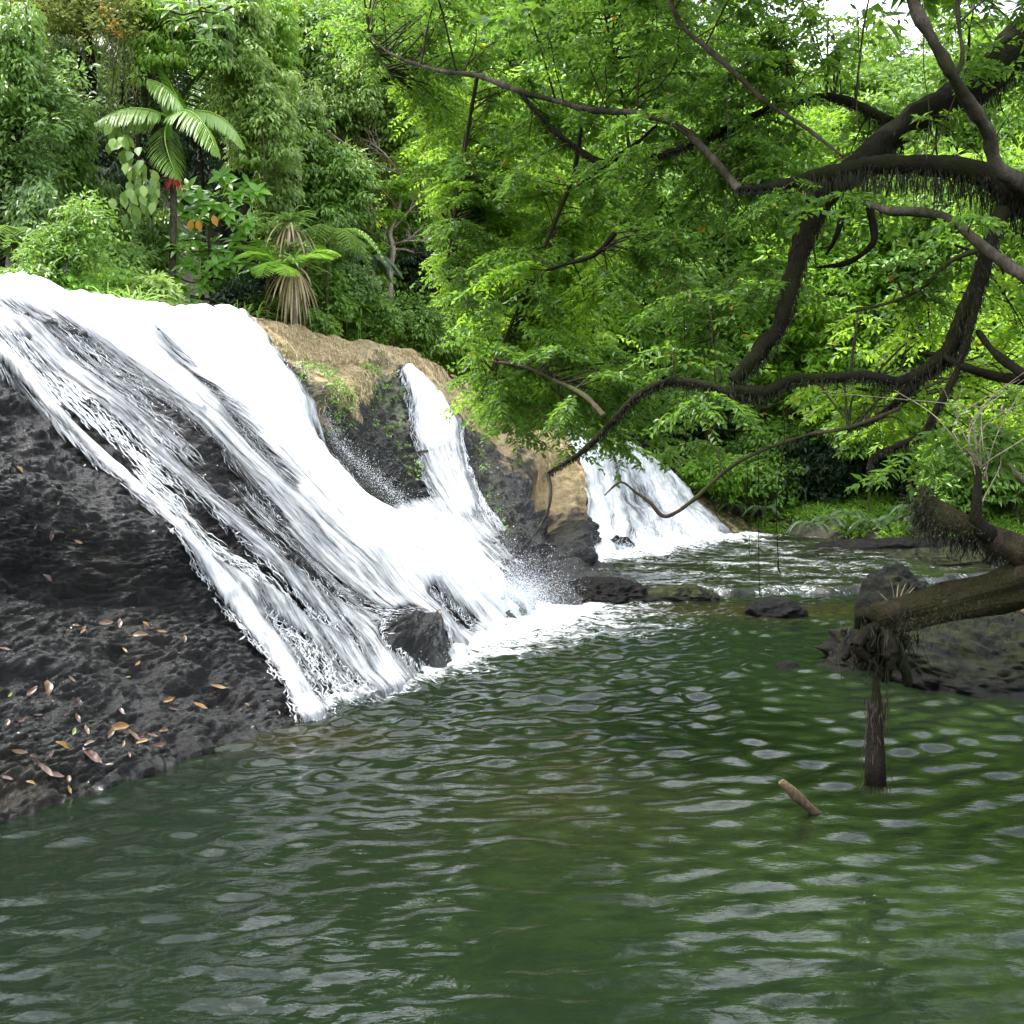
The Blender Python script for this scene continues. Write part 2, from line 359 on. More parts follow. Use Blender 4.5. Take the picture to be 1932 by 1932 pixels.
bb = bump(t, r4, 1.0, .02, bump(t, r2, 1.0, .15, bump(t, r1, 1.0, .12))); t.links.new(bb, p.inputs['Normal']); t.links.new(bb, p.inputs['Coat Normal']); t.links.new(p.outputs[0], o.inputs[0]); M['rock'] = m
m2 = m.copy(); m2.name = 'dull_rock'; p2 = [n for n in m2.node_tree.nodes if n.type == 'BSDF_PRINCIPLED'][0]
for k_ in ('Coat Weight', 'Roughness'):
    for l_ in list(p2.inputs[k_].links): m2.node_tree.links.remove(l_)
p2.inputs['Coat Weight'].default_value = 0; p2.inputs['Roughness'].default_value = .5; p2.inputs['Specular IOR Level'].default_value = .15; M['dull_rock'] = m2
ro = link('cascade_rock', mesh('cascade_rock', Wr, grid_faces(*Wr.shape[:2]), m, attrs=dict(brown=brown, green=green, pale=pale, soil=soil), uv=uvw.reshape(-1, 2)))
tag(ro, kind='structure')

# ------------------------------------------------------------------ falling water
def water_mat(name, su=10, sv=.9, thr=.0):
    m, t, o = nt(name); uv = N(t, 'ShaderNodeTexCoord').outputs['UV']
    a = noise(t, mapping(t, uv, (su, sv, 1)), 1, 8, .74, .3); b = noise(t, mapping(t, uv, (su*3.4, sv*5, 1)), 1, 6, .75, .5)
    c = noise(t, mapping(t, uv, (su*.25, sv*.4, 1)), 1, 3, .6, .3)
    n = math_(t, 'ADD', math_(t, 'ADD', math_(t, 'MULTIPLY', a, .44), math_(t, 'MULTIPLY', b, .40)), math_(t, 'MULTIPLY', c, .16))
    f = attr(t, 'flow')
    thrn = math_(t, 'SUBTRACT', .72, math_(t, 'MULTIPLY', f, .44))       # more flow: lower threshold
    dn = math_(t, 'SUBTRACT', n, thrn)
    al = N(t, 'ShaderNodeMapRange', interpolation_type='SMOOTHSTEP'); al.inputs[1].default_value = -.035; al.inputs[2].default_value = .03; t.links.new(dn, al.inputs[0])
    p = N(t, 'ShaderNodeBsdfPrincipled'); p.inputs['Roughness'].default_value = .3
    t.links.new(ramp(t, dn, [(.0, (.06, .063, .068)), (.05, (.17, .178, .19)), (.11, (.38, .395, .41)), (.2, (.66, .68, .69)), (.32, (.90, .91, .91))]), p.inputs[0]); p.inputs['Specular IOR Level'].default_value = .5
    t.links.new(bump(t, n, .8, .05), p.inputs['Normal'])
    film = N(t, 'ShaderNodeBsdfTransparent')
    mx = N(t, 'ShaderNodeMixShader'); t.links.new(al.outputs[0], mx.inputs[0]); t.links.new(film.outputs[0], mx.inputs[1]); t.links.new(p.outputs[0], mx.inputs[2])
    t.links.new(mx.outputs[0], o.inputs[0]); return m
M['fall'] = water_mat('white_water')
def streams(px, py, base, lst):
    f = base
    for line, wid, st in lst:
        d, par = poly_d(px, py, line); ww = np.interp(par, np.arange(len(wid)), wid)
        f = np.maximum(f, st*np.exp(-(d/ww)**4))
    return f
low_edge = np.array([(-400,330),(-160,560),(0,735),(120,850),(200,920),(300,1010),(380,1100),(430,1180),(500,1265),(553,1362),(560,1500)])
up_edge = np.array([(460,560),(462,592),(500,640),(545,700),(590,780),(640,850),(700,920),(760,960),(850,985),(930,1065),(990,1140),(1003,1160)])
ed = np.interp(RPX, low_edge[:, 0], low_edge[:, 1]); ue = np.interp(RPX, up_edge[:, 0], up_edge[:, 1])
nz_ = fbm(np.stack([uvw[..., 0]*7, uvw[..., 1]*.8, 0*dist], -1), 3)
inside = sstep(14, -26, RPY-ed+fbm(W0*2.5, 2)*14+nz_*16)*np.where(RPX < 455, 1, sstep(-14, 26, RPY-ue+fbm(W0*2.5+7, 2)*12+nz_*20))
inside *= (RPX < 1010)
lst = [
 ([(40,552),(200,650),(330,750),(440,860),(560,990),(700,1100),(860,1200)], [26,30,30,30,34,44,54], .74),
 ([(180,570),(330,690),(480,830),(620,960),(800,1090),(940,1170)], [60,70,72,76,80,60], .88),
 ([(330,585),(450,700),(540,820),(650,930),(760,1010),(840,1060)], [90,90,80,80,60,30], 1.06),
 ([(760,1010),(860,1070),(960,1150)], [70,80,60], .92),
 ([(420,592),(500,680),(590,800),(700,930),(850,1010),(960,1120)], [40,50,50,60,46,30], .98),
 ([(0,555),(80,580),(200,640),(300,720),(360,790)], [34,34,30,22,10], .96),
 ([(-180,560),(0,700),(130,830),(250,940),(360,1050),(450,1150),(520,1260),(580,1350)], [20,16,14,16,20,22,24,24], .90),
 ([(360,1050),(500,1150),(620,1230),(720,1300)], [18,24,30,30], .70),
 ([(60,660),(250,830),(400,960),(520,1080),(660,1200),(740,1290)], [16,14,14,18,34,36], .62),
 ([(-60,600),(60,640),(200,760),(330,860)], [24,22,20,10], .66),
 ([(560,1000),(700,1120),(800,1200)], [36,50,40], .72),
 ([(780,1080),(880,1150),(960,1160)], [50,50,30], .85),
]
base = .40+.34*fbm(np.stack([uvw[..., 0]*2.6, uvw[..., 1]*.35, 0*dist], -1), 4)
base -= .20*np.exp(-(poly_d(RPX, RPY, [(230,800),(380,920),(500,1050),(620,1180)])[0]/36)**2)
fl = streams(RPX, RPY, base, lst)-.04
fl += .26*fbm(np.stack([uvw[..., 0]*5, uvw[..., 1]*.5, 0*dist+5], -1), 3)
fl += .20*np.exp(-(np.maximum(np.arange(W0.shape[1])-14, 0)/70.)**2)[None]
gap = np.exp(-(poly_d(RPX, RPY, [(290,630),(390,740),(470,850),(540,930)])[0]/15)**2); fl -= .35*gap
fl -= .75*np.exp(-(poly_d(RPX, RPY, [(735,1212),(790,1232)])[0]/36)**4)
fl -= .5*np.exp(-(poly_d(RPX, RPY, [(810,1125),(880,1180)])[0]/15)**2)
fl *= inside
# narrow fall between the brown ridge and the crags
nar = streams(RPX, RPY, np.zeros(RPX.shape), [
 ([(752,715),(790,770),(815,830)], [14,28,36], 1.1),
 ([(815,830),(830,890),(860,960)], [40,46,50], .78),
 ([(860,960),(910,1030),(960,1100),(1000,1150)], [52,56,46,26], .58),
 ([(760,965),(830,975),(900,1010)], [26,30,36], .70)])
fl = np.maximum(fl, nar); fl *= (W0[..., 2] > -.15)
thick = np.clip(fl, 0, 1.4)
Wf = Wlow+n0s*(.05+.11*thick*(.55+.45*sstep(0, 90, np.arange(W0.shape[1]))[None])+.035*fbm(np.stack([uvw[..., 0]*5, uvw[..., 1]*.45, 0*dist], -1), 3)*thick+.05*sstep(.8, 1.1, thick)*fbm(W0*3.2+2, 3))[..., None]
q = grid_faces(*Wf.shape[:2]); keep = fl.ravel()[q].max(1) > .12
def compact(v, q, at, uv):
    u, inv = np.unique(q, return_inverse=True); return v.reshape(-1, 3)[u], inv.reshape(q.shape), {k: a.ravel()[u] for k, a in at.items()}, uv.reshape(-1, 2)[u]
v_, q_, at_, uv_ = compact(Wf, q[keep], dict(flow=fl), uvw)
tag(link('waterfall', mesh('waterfall', v_, q_, M['fall'], attrs=at_, uv=uv_)), kind='structure')

def strands(W, n, fl, count, lo, hi, seed, lift=.05, wid=.012, nseg=6, umin=.55, umax=.95):
    """thin threads of water that follow the slope (one mesh)"""
    rs = np.random.RandomState(seed); nu, nv = fl.shape
    ok = np.argwhere((fl > umin) & (fl < umax)); ok = ok[(ok[:, 1] < nv-14)]
    pick = ok[rs.randint(len(ok), size=count)]; ln = rs.randint(lo, hi, size=count)
    s = np.arange(nseg+1)/nseg
    jv = np.minimum(pick[:, 1][:, None]+(ln[:, None]*s[None]), nv-12).astype(int); ju = np.clip(pick[:, 0][:, None]+np.cumsum(rs.normal(0, .5, (count, nseg+1)), 1), 0, nu-1).astype(int)
    Pn = W[ju, jv]+n[ju, jv]*(lift+rs.rand(count, 1, 1)*.06)
    side = norm(np.cross(np.gradient(Pn, axis=1), n[ju, jv])); ww = wid*(.4+rs.rand(count, 1, 1))*np.sin(np.pi*(s*.92+.04))[None, :, None]
    V = np.stack([Pn-side*ww, Pn+side*ww+n[ju, jv]*ww*.3], 2)                      # (c,nseg+1,2,3)
    b = (np.arange(count)[:, None]*(nseg+1)+np.arange(nseg)[None])*2
    q = np.stack([b, b+1, b+3, b+2], -1).reshape(-1, 4); return V.reshape(-1, 3), q
m, t, o = nt('water_thread'); p = N(t, 'ShaderNodeBsdfPrincipled'); p.inputs[0].default_value = (.62, .65, .68, 1); p.inputs['Roughness'].default_value = .25
t.links.new(p.outputs[0], o.inputs[0]); M['thread'] = m
V, q = strands(Wlow, n0s, fl, 26000, 6, 22, 5, wid=.006, umin=.28, umax=.8)
tag(link('water_threads', mesh('water_threads', V, q, M['thread'])), 'thin white threads of water streaming down the wet rock', 'water', kind='stuff')

def spray(name, pts, n, spread, size, seed, label):
    rs = np.random.RandomState(seed); pts = np.array(pts); k = rs.randint(0, len(pts)-1, n); f = rs.rand(n)[:, None]
    c = pts[k]*(1-f)+pts[k+1]*f+rs.normal(0, 1, (n, 3))*spread*(rs.rand(n, 1)**.6); c[:, 2] = np.abs(c[:, 2]); s_ = size*(.35+rs.rand(n)**3*1.3)[:, None, None]
    T = np.array([[1, 1, 1], [1, -1, -1], [-1, 1, -1], [-1, -1, 1.]])*.5; V = c[:, None]+(T[None]*s_)@np.linalg.qr(rs.normal(size=(3, 3)))[0]
    b = np.arange(n)[:, None]*4; q = np.concatenate([b+[0, 1, 2], b+[0, 3, 1], b+[0, 2, 3], b+[1, 3, 2]])
    return tag(link(name, mesh(name, V.reshape(-1, 3), q, M['drop'], smooth=False)), label, 'spray', kind='stuff')
m, t, o = nt('water_drop'); p = N(t, 'ShaderNodeBsdfPrincipled'); p.inputs[0].default_value = (.6, .64, .68, 1); p.inputs['Roughness'].default_value = .2; t.links.new(p.outputs[0], o.inputs[0]); M['drop'] = m
spray('spray', [PT(880, 1120, 14.6), PT(930, 1110, 14.8), PT(980, 1120, 15.2), PT(1010, 1145, 15.6)], 50000, np.array([.40, .35, .26]), .0055, 3, 'fine white spray where the main fall plunges into the pool')
spray('spray', [PT(560, 690, 17.2), PT(640, 840, 16.6), PT(760, 950, 16), PT(880, 1040, 15.6)], 11000, np.array([.14, .14, .12]), .005, 4, 'loose drops along the right edge of the main fall')
spray('spray', [PT(570, 1350, 9.0), PT(650, 1325, 9.6), PT(740, 1290, 10.4), PT(840, 1235, 12)], 5000, np.array([.12, .12, .07]), .006, 6, 'small splashes where the left streams meet the pool')
spray('spray', [PT(790, 760, 20.8), PT(840, 900, 19.6), PT(930, 1040, 18), PT(1000, 1130, 16.8)], 20000, np.array([.34, .2, .14]), .0055, 8, 'drops flying off the narrow fall between ridge and crags')
spray('spray', [PT(1110, 1040, 23.4), PT(1200, 1030, 25), PT(1330, 1010, 29)], 5000, np.array([.5, .4, .22]), .012, 9, 'spray at the foot of the far falls')

# far falls at the end of the ridge
far = [
 [(1000,790,28),(1060,850,27),(1085,930,26),(1095,1000,25),(1098,1035,24.5),(1100,1062,23.6)],
 [(1060,800,29),(1100,860,28),(1122,930,27.5),(1140,1000,26.6),(1150,1040,25.4),(1165,1060,24.4)],
 [(1130,830,30.5),(1160,880,30),(1185,940,29.5),(1210,985,28.9),(1222,1020,28),(1230,1045,27)],
 [(1200,860,32),(1235,900,31.5),(1262,945,31),(1290,985,30.3),(1310,1010,29.7),(1330,1024,29.2)],
 [(1245,875,33),(1280,915,32.6),(1310,955,32.2),(1340,985,31.8),(1365,1005,31.4),(1385,1018,31)],
 [(1290,890,34.5),(1330,930,34),(1370,965,33.5),(1410,990,33.1),(1440,1003,32.9),(1460,1012,32.8)],
]
W1, PX1, PY1 = loft(far, 260, 220, back=5)
n1 = normals(W1); n1 = -n1 if n1[..., 2].mean() < 0 else n1
W1r = W1+n1*(.25*fbm(W1*.7, 4)+.06*fbm(W1*2.2, 3, ridged=True))[..., None]
z1 = np.zeros(PX1.shape)
tag(link('far_cascade_rock', mesh('far_cascade_rock', W1r, grid_faces(*W1.shape[:2]), M['rock'], attrs=dict(brown=.8*sstep(1290, 1330, PX1), green=sstep(1300, 1350, PX1), pale=z1, soil=z1))), kind='structure')
uv1 = np.zeros(W1.shape[:2]+(2,)); uv1[..., 0] = np.cumsum(np.concatenate([[0], np.linalg.norm(np.diff(W1[:, 100], axis=0), axis=1)]))[:, None]
uv1[..., 1] = np.cumsum(np.concatenate([np.zeros((W1.shape[0], 1)), np.linalg.norm(np.diff(W1, axis=1), axis=2)], 1), 1)
edge = (PX1-(1240+(PY1-875)*.95))
f1 = (.78+.40*fbm(np.stack([uv1[..., 0]*1.2, uv1[..., 1]*.3, z1], -1), 3))*sstep(14, -10, edge)*sstep(1045, 1075, PX1+(1000-PY1)*.05)
f1 = np.maximum(f1, streams(PX1, PY1, z1, [([(1080,850),(1115,950),(1130,1060)], [22,24,32], 1.05), ([(1180,860),(1260,960),(1330,1020)], [26,34,30], .85)])*sstep(14, -10, edge))
f1 -= .18*np.exp(-(((PX1-1185)/26)**2+((PY1-960)/50)**2))
f1 *= (W1[..., 2] > 0)
W1f = W1r+n1*(.10+.12*np.clip(f1, 0, 1.3))[..., None]
q = grid_faces(*W1f.shape[:2]); keep = f1.ravel()[q].max(1) > .12
M['fall2'] = water_mat('far_white_water', su=6, sv=.6)
v_, q_, at_, uv_ = compact(W1f, q[keep], dict(flow=f1), uv1)
tag(link('far_waterfall', mesh('far_waterfall', v_, q_, M['fall2'], attrs=at_, uv=uv_)), kind='structure')

# ------------------------------------------------------------------ terrain
def plan(px, d): return (px-966)/F*d
CR = np.array([(-30, -12), (-14, 2), (-9, 6.5), (-6.2, 9.6), (-5.6, 11.5), (-5.2, 14.8), (-4.6, 18), (-2.4, 22.6), (.8, 27.2), (4.2, 32.5), (6.5, 34.5), (7.5, 32.6), (9.0, 30.4), (14, 29), (30, 27), (80, 24)])
def sdist(X, Y):
    """signed distance to the crest / bank line, positive behind it"""
    best = np.full(X.shape, 1e9); sg = np.zeros(X.shape)
    for k in range(len(CR)-1):
        a, b = CR[k], CR[k+1]; ab = b-a; tt = np.clip(((X-a[0])*ab[0]+(Y-a[1])*ab[1])/(ab@ab), 0, 1)
        d = np.hypot(X-a[0]-tt*ab[0], Y-a[1]-tt*ab[1]); c = ab[0]*(Y-a[1])-ab[1]*(X-a[0])
        m_ = d < best-1e-9; best[m_] = d[m_]; sg[m_] = np.sign(c[m_])
    return best*np.where(sg == 0, 1, sg)
def terrain_z(X, Y):
    s = sdist(X, Y); Xr = sstep(4, 8, X)                       # 0 left plateau, 1 right bank
    left = -1.6+sstep(1.2, 3.2, s)*5.1+np.maximum(s-6, 0)*.30+np.clip(s-13, 0, 14)*.9
    right = -1.4+sstep(-2.0, 1.2, s)*2.0+np.clip(s-1, 0, 4)*.34+np.clip(s-5, 0, 22)*.30
    z = left*(1-Xr)+right*Xr
    rb = sstep(4.0+.25*np.clip(Y, 0, 12), 9.5+.2*np.clip(Y, 0, 12), X)*sstep(26, 20, Y)*(2.6+np.clip(X-10, 0, 16)*.3)        # near right bank
    far_ = np.maximum(np.hypot(X, Y)-62, 0)*-.25
    return np.maximum(z+rb, -1.6)+.12*fbm(np.stack([X*.5, Y*.5, 0*X], -1), 3)*sstep(-1, 2, s)
def axis_(lo, mid0, mid1, hi, n1, n2, n3): return np.concatenate([np.linspace(lo, mid0, n1, endpoint=False), np.linspace(mid0, mid1, n2, endpoint=False), np.linspace(mid1, hi, n3)])
gx = axis_(-140, -16, 24, 140, 30, 160, 30); gy = axis_(-60, 0, 44, 160, 20, 180, 40)
X, Y = np.meshgrid(gx, gy, indexing='ij'); Zt = terrain_z(X, Y)
m, t, o = nt('forest_floor'); g = geo(t); n_ = noise(t, g, 3, 6)
p = N(t, 'ShaderNodeBsdfPrincipled'); p.inputs['Roughness'].default_value = .9
t.links.new(ramp(t, n_, [(.35, (.012, .013, .006)), (.55, (.030, .026, .014)), (.7, (.022, .04, .010))]), p.inputs[0]); t.links.new(bump(t, n_, .8, .1), p.inputs['Normal']); t.links.new(p.outputs[0], o.inputs[0])
tag(link('ground', mesh('ground', np.stack([X, Y, Zt], -1), grid_faces(*X.shape), m)), kind='structure')

# ------------------------------------------------------------------ pool
fall_base = [np.array(P(a, b, D0(a, b)))[:2] for a, b in [(560,1362),(650,1330),(740,1300),(830,1248),(900,1205),(975,1165),(1003,1150)]]
ny, nx = 950, 760
yy = 1.0*(24/1.0)**np.linspace(0, 1, ny); ss = np.linspace(-1, 1, nx)
Yp = np.repeat(yy[None], nx, 0); Xp = ss[:, None]*(3.0+.63*Yp)
def waves(X, Y):
    rs = np.random.RandomState(21); z = np.zeros(X.shape); src = np.array([-.6, 13.5])
    dx, dy = X-src[0], Y-src[1]; rr = np.hypot(dx, dy)
    warp = fbm(np.stack([X*.45, Y*.45, 0*X], -1), 2)
    warp2 = fbm(np.stack([X*1.3, Y*1.3, 0*X+5], -1), 2); warp3 = fbm(np.stack([X*1.1, Y*.9, 0*X+15], -1), 2)
    for k in range(72):
        lam = .06*(.5/.06)**rs.rand(); kk = 2*np.pi/lam
        th = rs.normal(0, .6)-math.pi/2+.25; ph = rs.rand()*6.28
        amp = .0056*lam*(.5+rs.rand())*(sstep(2, 11, Y)+.12 if lam > .26 else np.clip(1.3-Y*.026/lam, .0, 1)*np.clip(lam/.1, .6, 1))
        env = .55+.9*np.clip(perlin(np.stack([X*.35+k, Y*.35, 0*X+k*3.1], -1))*2+.4, 0, 1)
        z += amp*env*np.sin(kk*(X*math.cos(th)+Y*math.sin(th))+ph+warp*3.0+(warp2 if k % 2 else warp3)*2.4)
    for k in range(8):
        lam = .14+.34*rs.rand(); z += .0034*lam*np.sin(2*np.pi/lam*rr+warp*5+k)*np.exp(-rr/14)*2
    return z
Zp = waves(Xp, Yp)
db = np.full(Xp.shape, 1e9)
sc_l = [.05, .10, .18, .6, 1.2, 1.9, 1.9]; foam = np.zeros(Xp.shape)
for (a, s1), (b, s2) in zip(zip(fall_base, sc_l), list(zip(fall_base, sc_l))[1:]):
    ab = b-a; tt = np.clip(((Xp-a[0])*ab[0]+(Yp-a[1])*ab[1])/(ab@ab), 0, 1)
    d = np.hypot((Xp-a[0]-tt*ab[0]), (Yp-a[1]-tt*ab[1])); s_ = s1+(s2-s1)*tt; db = np.minimum(db, d)
    foam = np.maximum(foam, .62*np.exp(-(d/s_)**1.5)+.46*np.exp(-d/(s_*1.1)))
rg = np.exp(-np.maximum(db-.2, 0)/1.6)
Zp += rg*.07*fbm(np.stack([Xp*2.4, Yp*2.4, 0*Xp], -1), 4)+.25*foam**2*(.5+fbm(np.stack([Xp*1.6, Yp*1.6, 0*Xp+3], -1), 4))*.5
# choppy riffle in mid right (over a shallow stone) and toward the ledge
rif = np.exp(-(((Xp-3.0)/1.4)**2+((Yp-12.2)/1.9)**2))+.7*sstep(12, 16, Yp)
Zp += rif*.016*fbm(np.stack([Xp*3.6, Yp*5, 0*Xp+9], -1), 3)
green_sh = np.exp(-(((Xp-2.0)/1.7)**2+((Yp-5.6)/1.8)**2))+.9*np.exp(-(((Xp-3.6)/1.5)**2+((Yp-8.5)/2.5)**2))  # green shallows, their sunlit brightness put into the water colour
brown_sh = np.exp(-(((Xp-.4)/1.0)**2+((Yp-6.8)/1.2)**2))*.35+.9*np.exp(-(((Xp+1.6)/.7)**2+((Yp-8.4)/.5)**2))+np.exp(-(((Xp-3.5)/3.2)**2+((Yp-16.4)/1.1)**2))
m, t, o = nt('pool_water'); g = geo(t)
sh = mixc(t, math_(t, 'MULTIPLY', attr(t, 'green'), ramp(t, noise(t, g, 3.2, 5, .65, 1.0), [(.42, (.12, .12, .12)), (.62, (1, 1, 1))])), (.0075, .0140, .0068), (.018, .031, .010))
sh = mixc(t, math_(t, 'MULTIPLY', attr(t, 'brown'), .8), sh, (.024, .020, .007))
fn = math_(t, 'ADD', math_(t, 'MULTIPLY', noise(t, mapping(t, g, (1, 1.9, 1)), 8, 9, .76, 1.2), .7), math_(t, 'MULTIPLY', noise(t, g, 1.4, 3), .3))
fn = math_(t, 'ADD', math_(t, 'MULTIPLY', math_(t, 'SUBTRACT', fn, .5), 2.1), .5)
fm = N(t, 'ShaderNodeMapRange', interpolation_type='SMOOTHSTEP'); th_ = math_(t, 'SUBTRACT', .80, math_(t, 'MULTIPLY', attr(t, 'foam'), .52))
t.links.new(fn, fm.inputs[0]); t.links.new(math_(t, 'SUBTRACT', th_, .03), fm.inputs[1]); t.links.new(math_(t, 'ADD', th_, .20), fm.inputs[2])
body = N(t, 'ShaderNodeBsdfDiffuse'); t.links.new(sh, body.inputs[0])
tr = N(t, 'ShaderNodeBsdfTransparent'); tr.inputs[0].default_value = (.35, .62, .25, 1)
mb_ = N(t, 'ShaderNodeMixShader'); mb_.inputs[0].default_value = .22; t.links.new(body.outputs[0], mb_.inputs[1]); t.links.new(tr.outputs[0], mb_.inputs[2])
bn = bump(t, noise(t, mapping(t, g, (1, 1.7, 1)), 30, 3, .55, .5), .22, .004, bump(t, noise(t, mapping(t, g, (1, 1.9, 1), (0, 0, .15)), 9, 3, .5, .4), .24, .014))
gl = N(t, 'ShaderNodeBsdfGlossy'); gl.inputs['Roughness'].default_value = .004; t.links.new(bn, gl.inputs['Normal'])
fr = N(t, 'ShaderNodeFresnel'); fr.inputs[0].default_value = 1.333; t.links.new(bn, fr.inputs['Normal'])
ms = N(t, 'ShaderNodeMixShader'); t.links.new(fr.outputs[0], ms.inputs[0]); t.links.new(mb_.outputs[0], ms.inputs[1]); t.links.new(gl.outputs[0], ms.inputs[2])
wh = N(t, 'ShaderNodeBsdfPrincipled'); wh.inputs[0].default_value = (.62, .66, .66, 1); wh.inputs['Roughness'].default_value = .6; t.links.new(bump(t, fn, .8, .06), wh.inputs['Normal'])
mf = N(t, 'ShaderNodeMixShader'); t.links.new(fm.outputs[0], mf.inputs[0]); t.links.new(ms.outputs[0], mf.inputs[1]); t.links.new(wh.outputs[0], mf.inputs[2])
t.links.new(mf.outputs[0], o.inputs[0]); M['pool'] = m
specks = 0 if 1 else .12*(perlin(np.stack([Xp*.4, Yp*.4, 0*Xp], -1)) > -.1)
tag(link('pool_water', mesh('pool_water', np.stack([Xp, Yp, Zp], -1), grid_faces(nx, ny), m, attrs=dict(foam=foam*1.15, green=np.clip(green_sh, 0, 1), brown=np.clip(brown_sh, 0, 1)))), kind='structure')

# upper stream beyond the ledge, sloping gently towards it
ledge = [(1010,1146),(1080,1140),(1160,1128),(1260,1126),(1380,1126),(1500,1124),(1600,1122),(1700,1110),(1800,1098),(1900,1090),(2100,1085),(2500,1085)]
LP = np.array([P(a, b, D0(a, b, 0))[:2] for a, b in ledge])
nx, ny = 420, 260
ux = np.linspace(0, 1, nx); base_l = crom(LP, nx)
far_l = np.stack([np.linspace(-.5, 22, nx), np.full(nx, 34.0)], 1)
tt = np.linspace(0, 1, ny)**1.35
XY = base_l[:, None]*(1-tt)[None, :, None]+far_l[:, None]*tt[None, :, None]
Xu, Yu = XY[..., 0], XY[..., 1]
dd = np.linalg.norm(XY-base_l[:, None], axis=-1)
Zu = -.10+.22*sstep(0, .45+.3*fbm(np.stack([Xu*1.5, 0*Yu, 0*Xu], -1), 2)*2, dd)+.006*dd+.09*sstep(3, 4.2, dd)+.03*fbm(np.stack([Xu*2.2, Yu*3.2, 0*Xu], -1), 4)
far_fb = [np.array(P(a, b, d))[:2] for a, b, d in [(1100,1062,23.6),(1165,1060,24.4),(1230,1045,27),(1330,1024,29.2),(1385,1018,31)]]
foam2 = np.zeros(Xu.shape)
for a, b in zip(far_fb, far_fb[1:]):
    ab = b-a; q_ = np.clip(((Xu-a[0])*ab[0]+(Yu-a[1])*ab[1])/(ab@ab), 0, 1); d = np.hypot(Xu-a[0]-q_*ab[0], Yu-a[1]-q_*ab[1]); foam2 = np.maximum(foam2, 1.2*np.exp(-(d/1.3)**2))
Zu += foam2*.2*(.5+fbm(np.stack([Xu*2, Yu*2, 0*Xu], -1), 3))
foam2 = np.maximum(foam2, .62*np.exp(-((dd-.35)/.28)**2)*(.7+.6*fbm(np.stack([Xu*1.1, 0*Yu, 0*Xu], -1), 3)))
foam2 = np.maximum(foam2, .55*np.exp(-((dd-3.6)/.6)**2)*(.8+fbm(np.stack([Xu*.8, 0*Yu+4, 0*Xu], -1), 3)))
foam2 = np.maximum(foam2, .40+.25*fbm(np.stack([Xu*.8, Yu*1.6, 0*Xu], -1), 3)); foam2 *= 1-.5*sstep(6, 12, Xu)
tag(link('upper_stream', mesh('upper_stream', np.stack([Xu, Yu, Zu], -1), grid_faces(nx, ny), M['pool'], attrs=dict(foam=foam2, green=0*Xu, brown=.35+.3*fbm(np.stack([Xu*.6, Yu*.6, 0*Xu], -1), 2)))), kind='structure')
#@@END_ROCK
# ------------------------------------------------------------------ plants
def G(px, d):
    x = plan(px, d); return np.array([x, d, float(terrain_z(np.array([x]), np.array([float(d)]))[0])])
def rdir(n):
    v = R.normal(size=(n, 3)); return norm(v)
def clumps(mb, cen, rc, per, L, W, droop=.35, tvar=.35, big=False, tint0=None, flat=0.0):
    """leaf clumps round the centres (n,3): leaves on the outside of each, pointing out and down"""
    n = len(cen); k = np.repeat(np.arange(n), per); N_ = len(k)
    d = rdir(N_); d[:, 2] = np.abs(d[:, 2])*.9-.25; d = norm(d)
    rr = rc*(.25+.75*R.rand(N_)**.6)*(.7+.6*R.rand(n))[k]
    pos = cen[k]+d*rr[:, None]*np.array([1, 1, .75-flat*.4])
    ax = norm(d+R.normal(0, .45, (N_, 3))+np.array([0, 0, -droop]))
    nr = norm(np.array([0, -.55, .8])+d*.5+R.normal(0, .35, (N_, 3)))
    ti = np.clip((R.rand(n) if tint0 is None else tint0)[k]*(1-tvar)*.95+tvar*R.rand(N_), 0, .968); old = R.rand(N_) > .9955; ti[old] = 1
    leaves(mb, pos, ax, nr, L*(.65+.6*R.rand(N_)), W*(.7+.5*R.rand(N_)), ti, big=big)
def blobpts(blobs, n, d, shell=.45):
    """n points in the blobs [(px, py, rx, ry[, d])], as world points"""
    a = np.array([b[2]*b[3] for b in blobs], float); k = R.choice(len(blobs), size=n, p=a/a.sum()); out = []
    B = np.array([(b[0], b[1], b[2], b[3], b[4] if len(b) > 4 else d) for b in blobs])[k]
    v = rdir(n); v = v*((R.rand(n)**shell)*(.62+1.5*np.clip(perlin(v*1.9+R.rand()*90)+.28, 0, 1)))[:, None]
    rm = (B[:, 2]+B[:, 3])/2/F*B[:, 4]
    return P(B[:, 0]+v[:, 0]*B[:, 2], B[:, 1]+v[:, 2]*B[:, 3], B[:, 4]+v[:, 1]*rm*.9)
def limbs_to(mb, root_pts, targets, r0, r1=.012, sag=.15, sides=5, tint=.5):
    root_pts = np.asarray(root_pts)
    for q in targets:
        dd = np.linalg.norm(root_pts-q, axis=1)+np.maximum(root_pts[:, 2]-q[2], 0)*.8
        a = root_pts[np.argmin(dd)]; mid = (a+q)/2+R.normal(0, .08, 3)*np.linalg.norm(q-a)+np.array([0, 0, -sag*.3*np.linalg.norm(q-a)])
        tube(mb, [a, mid, q], r0, r1, sides, tint=tint)
def tree(name, label, cat, trunk, r, blobs, d, mat, bark_, L, W, ncl, per, rc, droop=.35, group=None, big=False, nl=14, rtop=None, shell=.45, extra=None):
    """trunk: list of world points from the ground up"""
    trunk = np.array(trunk, float); root = empty(name, trunk[0], label, cat, group)
    mb = MB(); tp, _ = tube(mb, trunk, r, rtop or r*.45, 8, rough=r*.25, freq=4)
    cen = blobpts(blobs, ncl, d, shell)
    limbs_to(mb, tp[len(tp)//4:], cen[R.choice(ncl, min(nl, ncl), replace=False)], r*.32)
    mb.build('trunk', M[bark_], root)
    mc = MB(); clumps(mc, cen, rc, per, L, W, droop, big=big)
    mc.build('crown', M[mat], root)
    return root
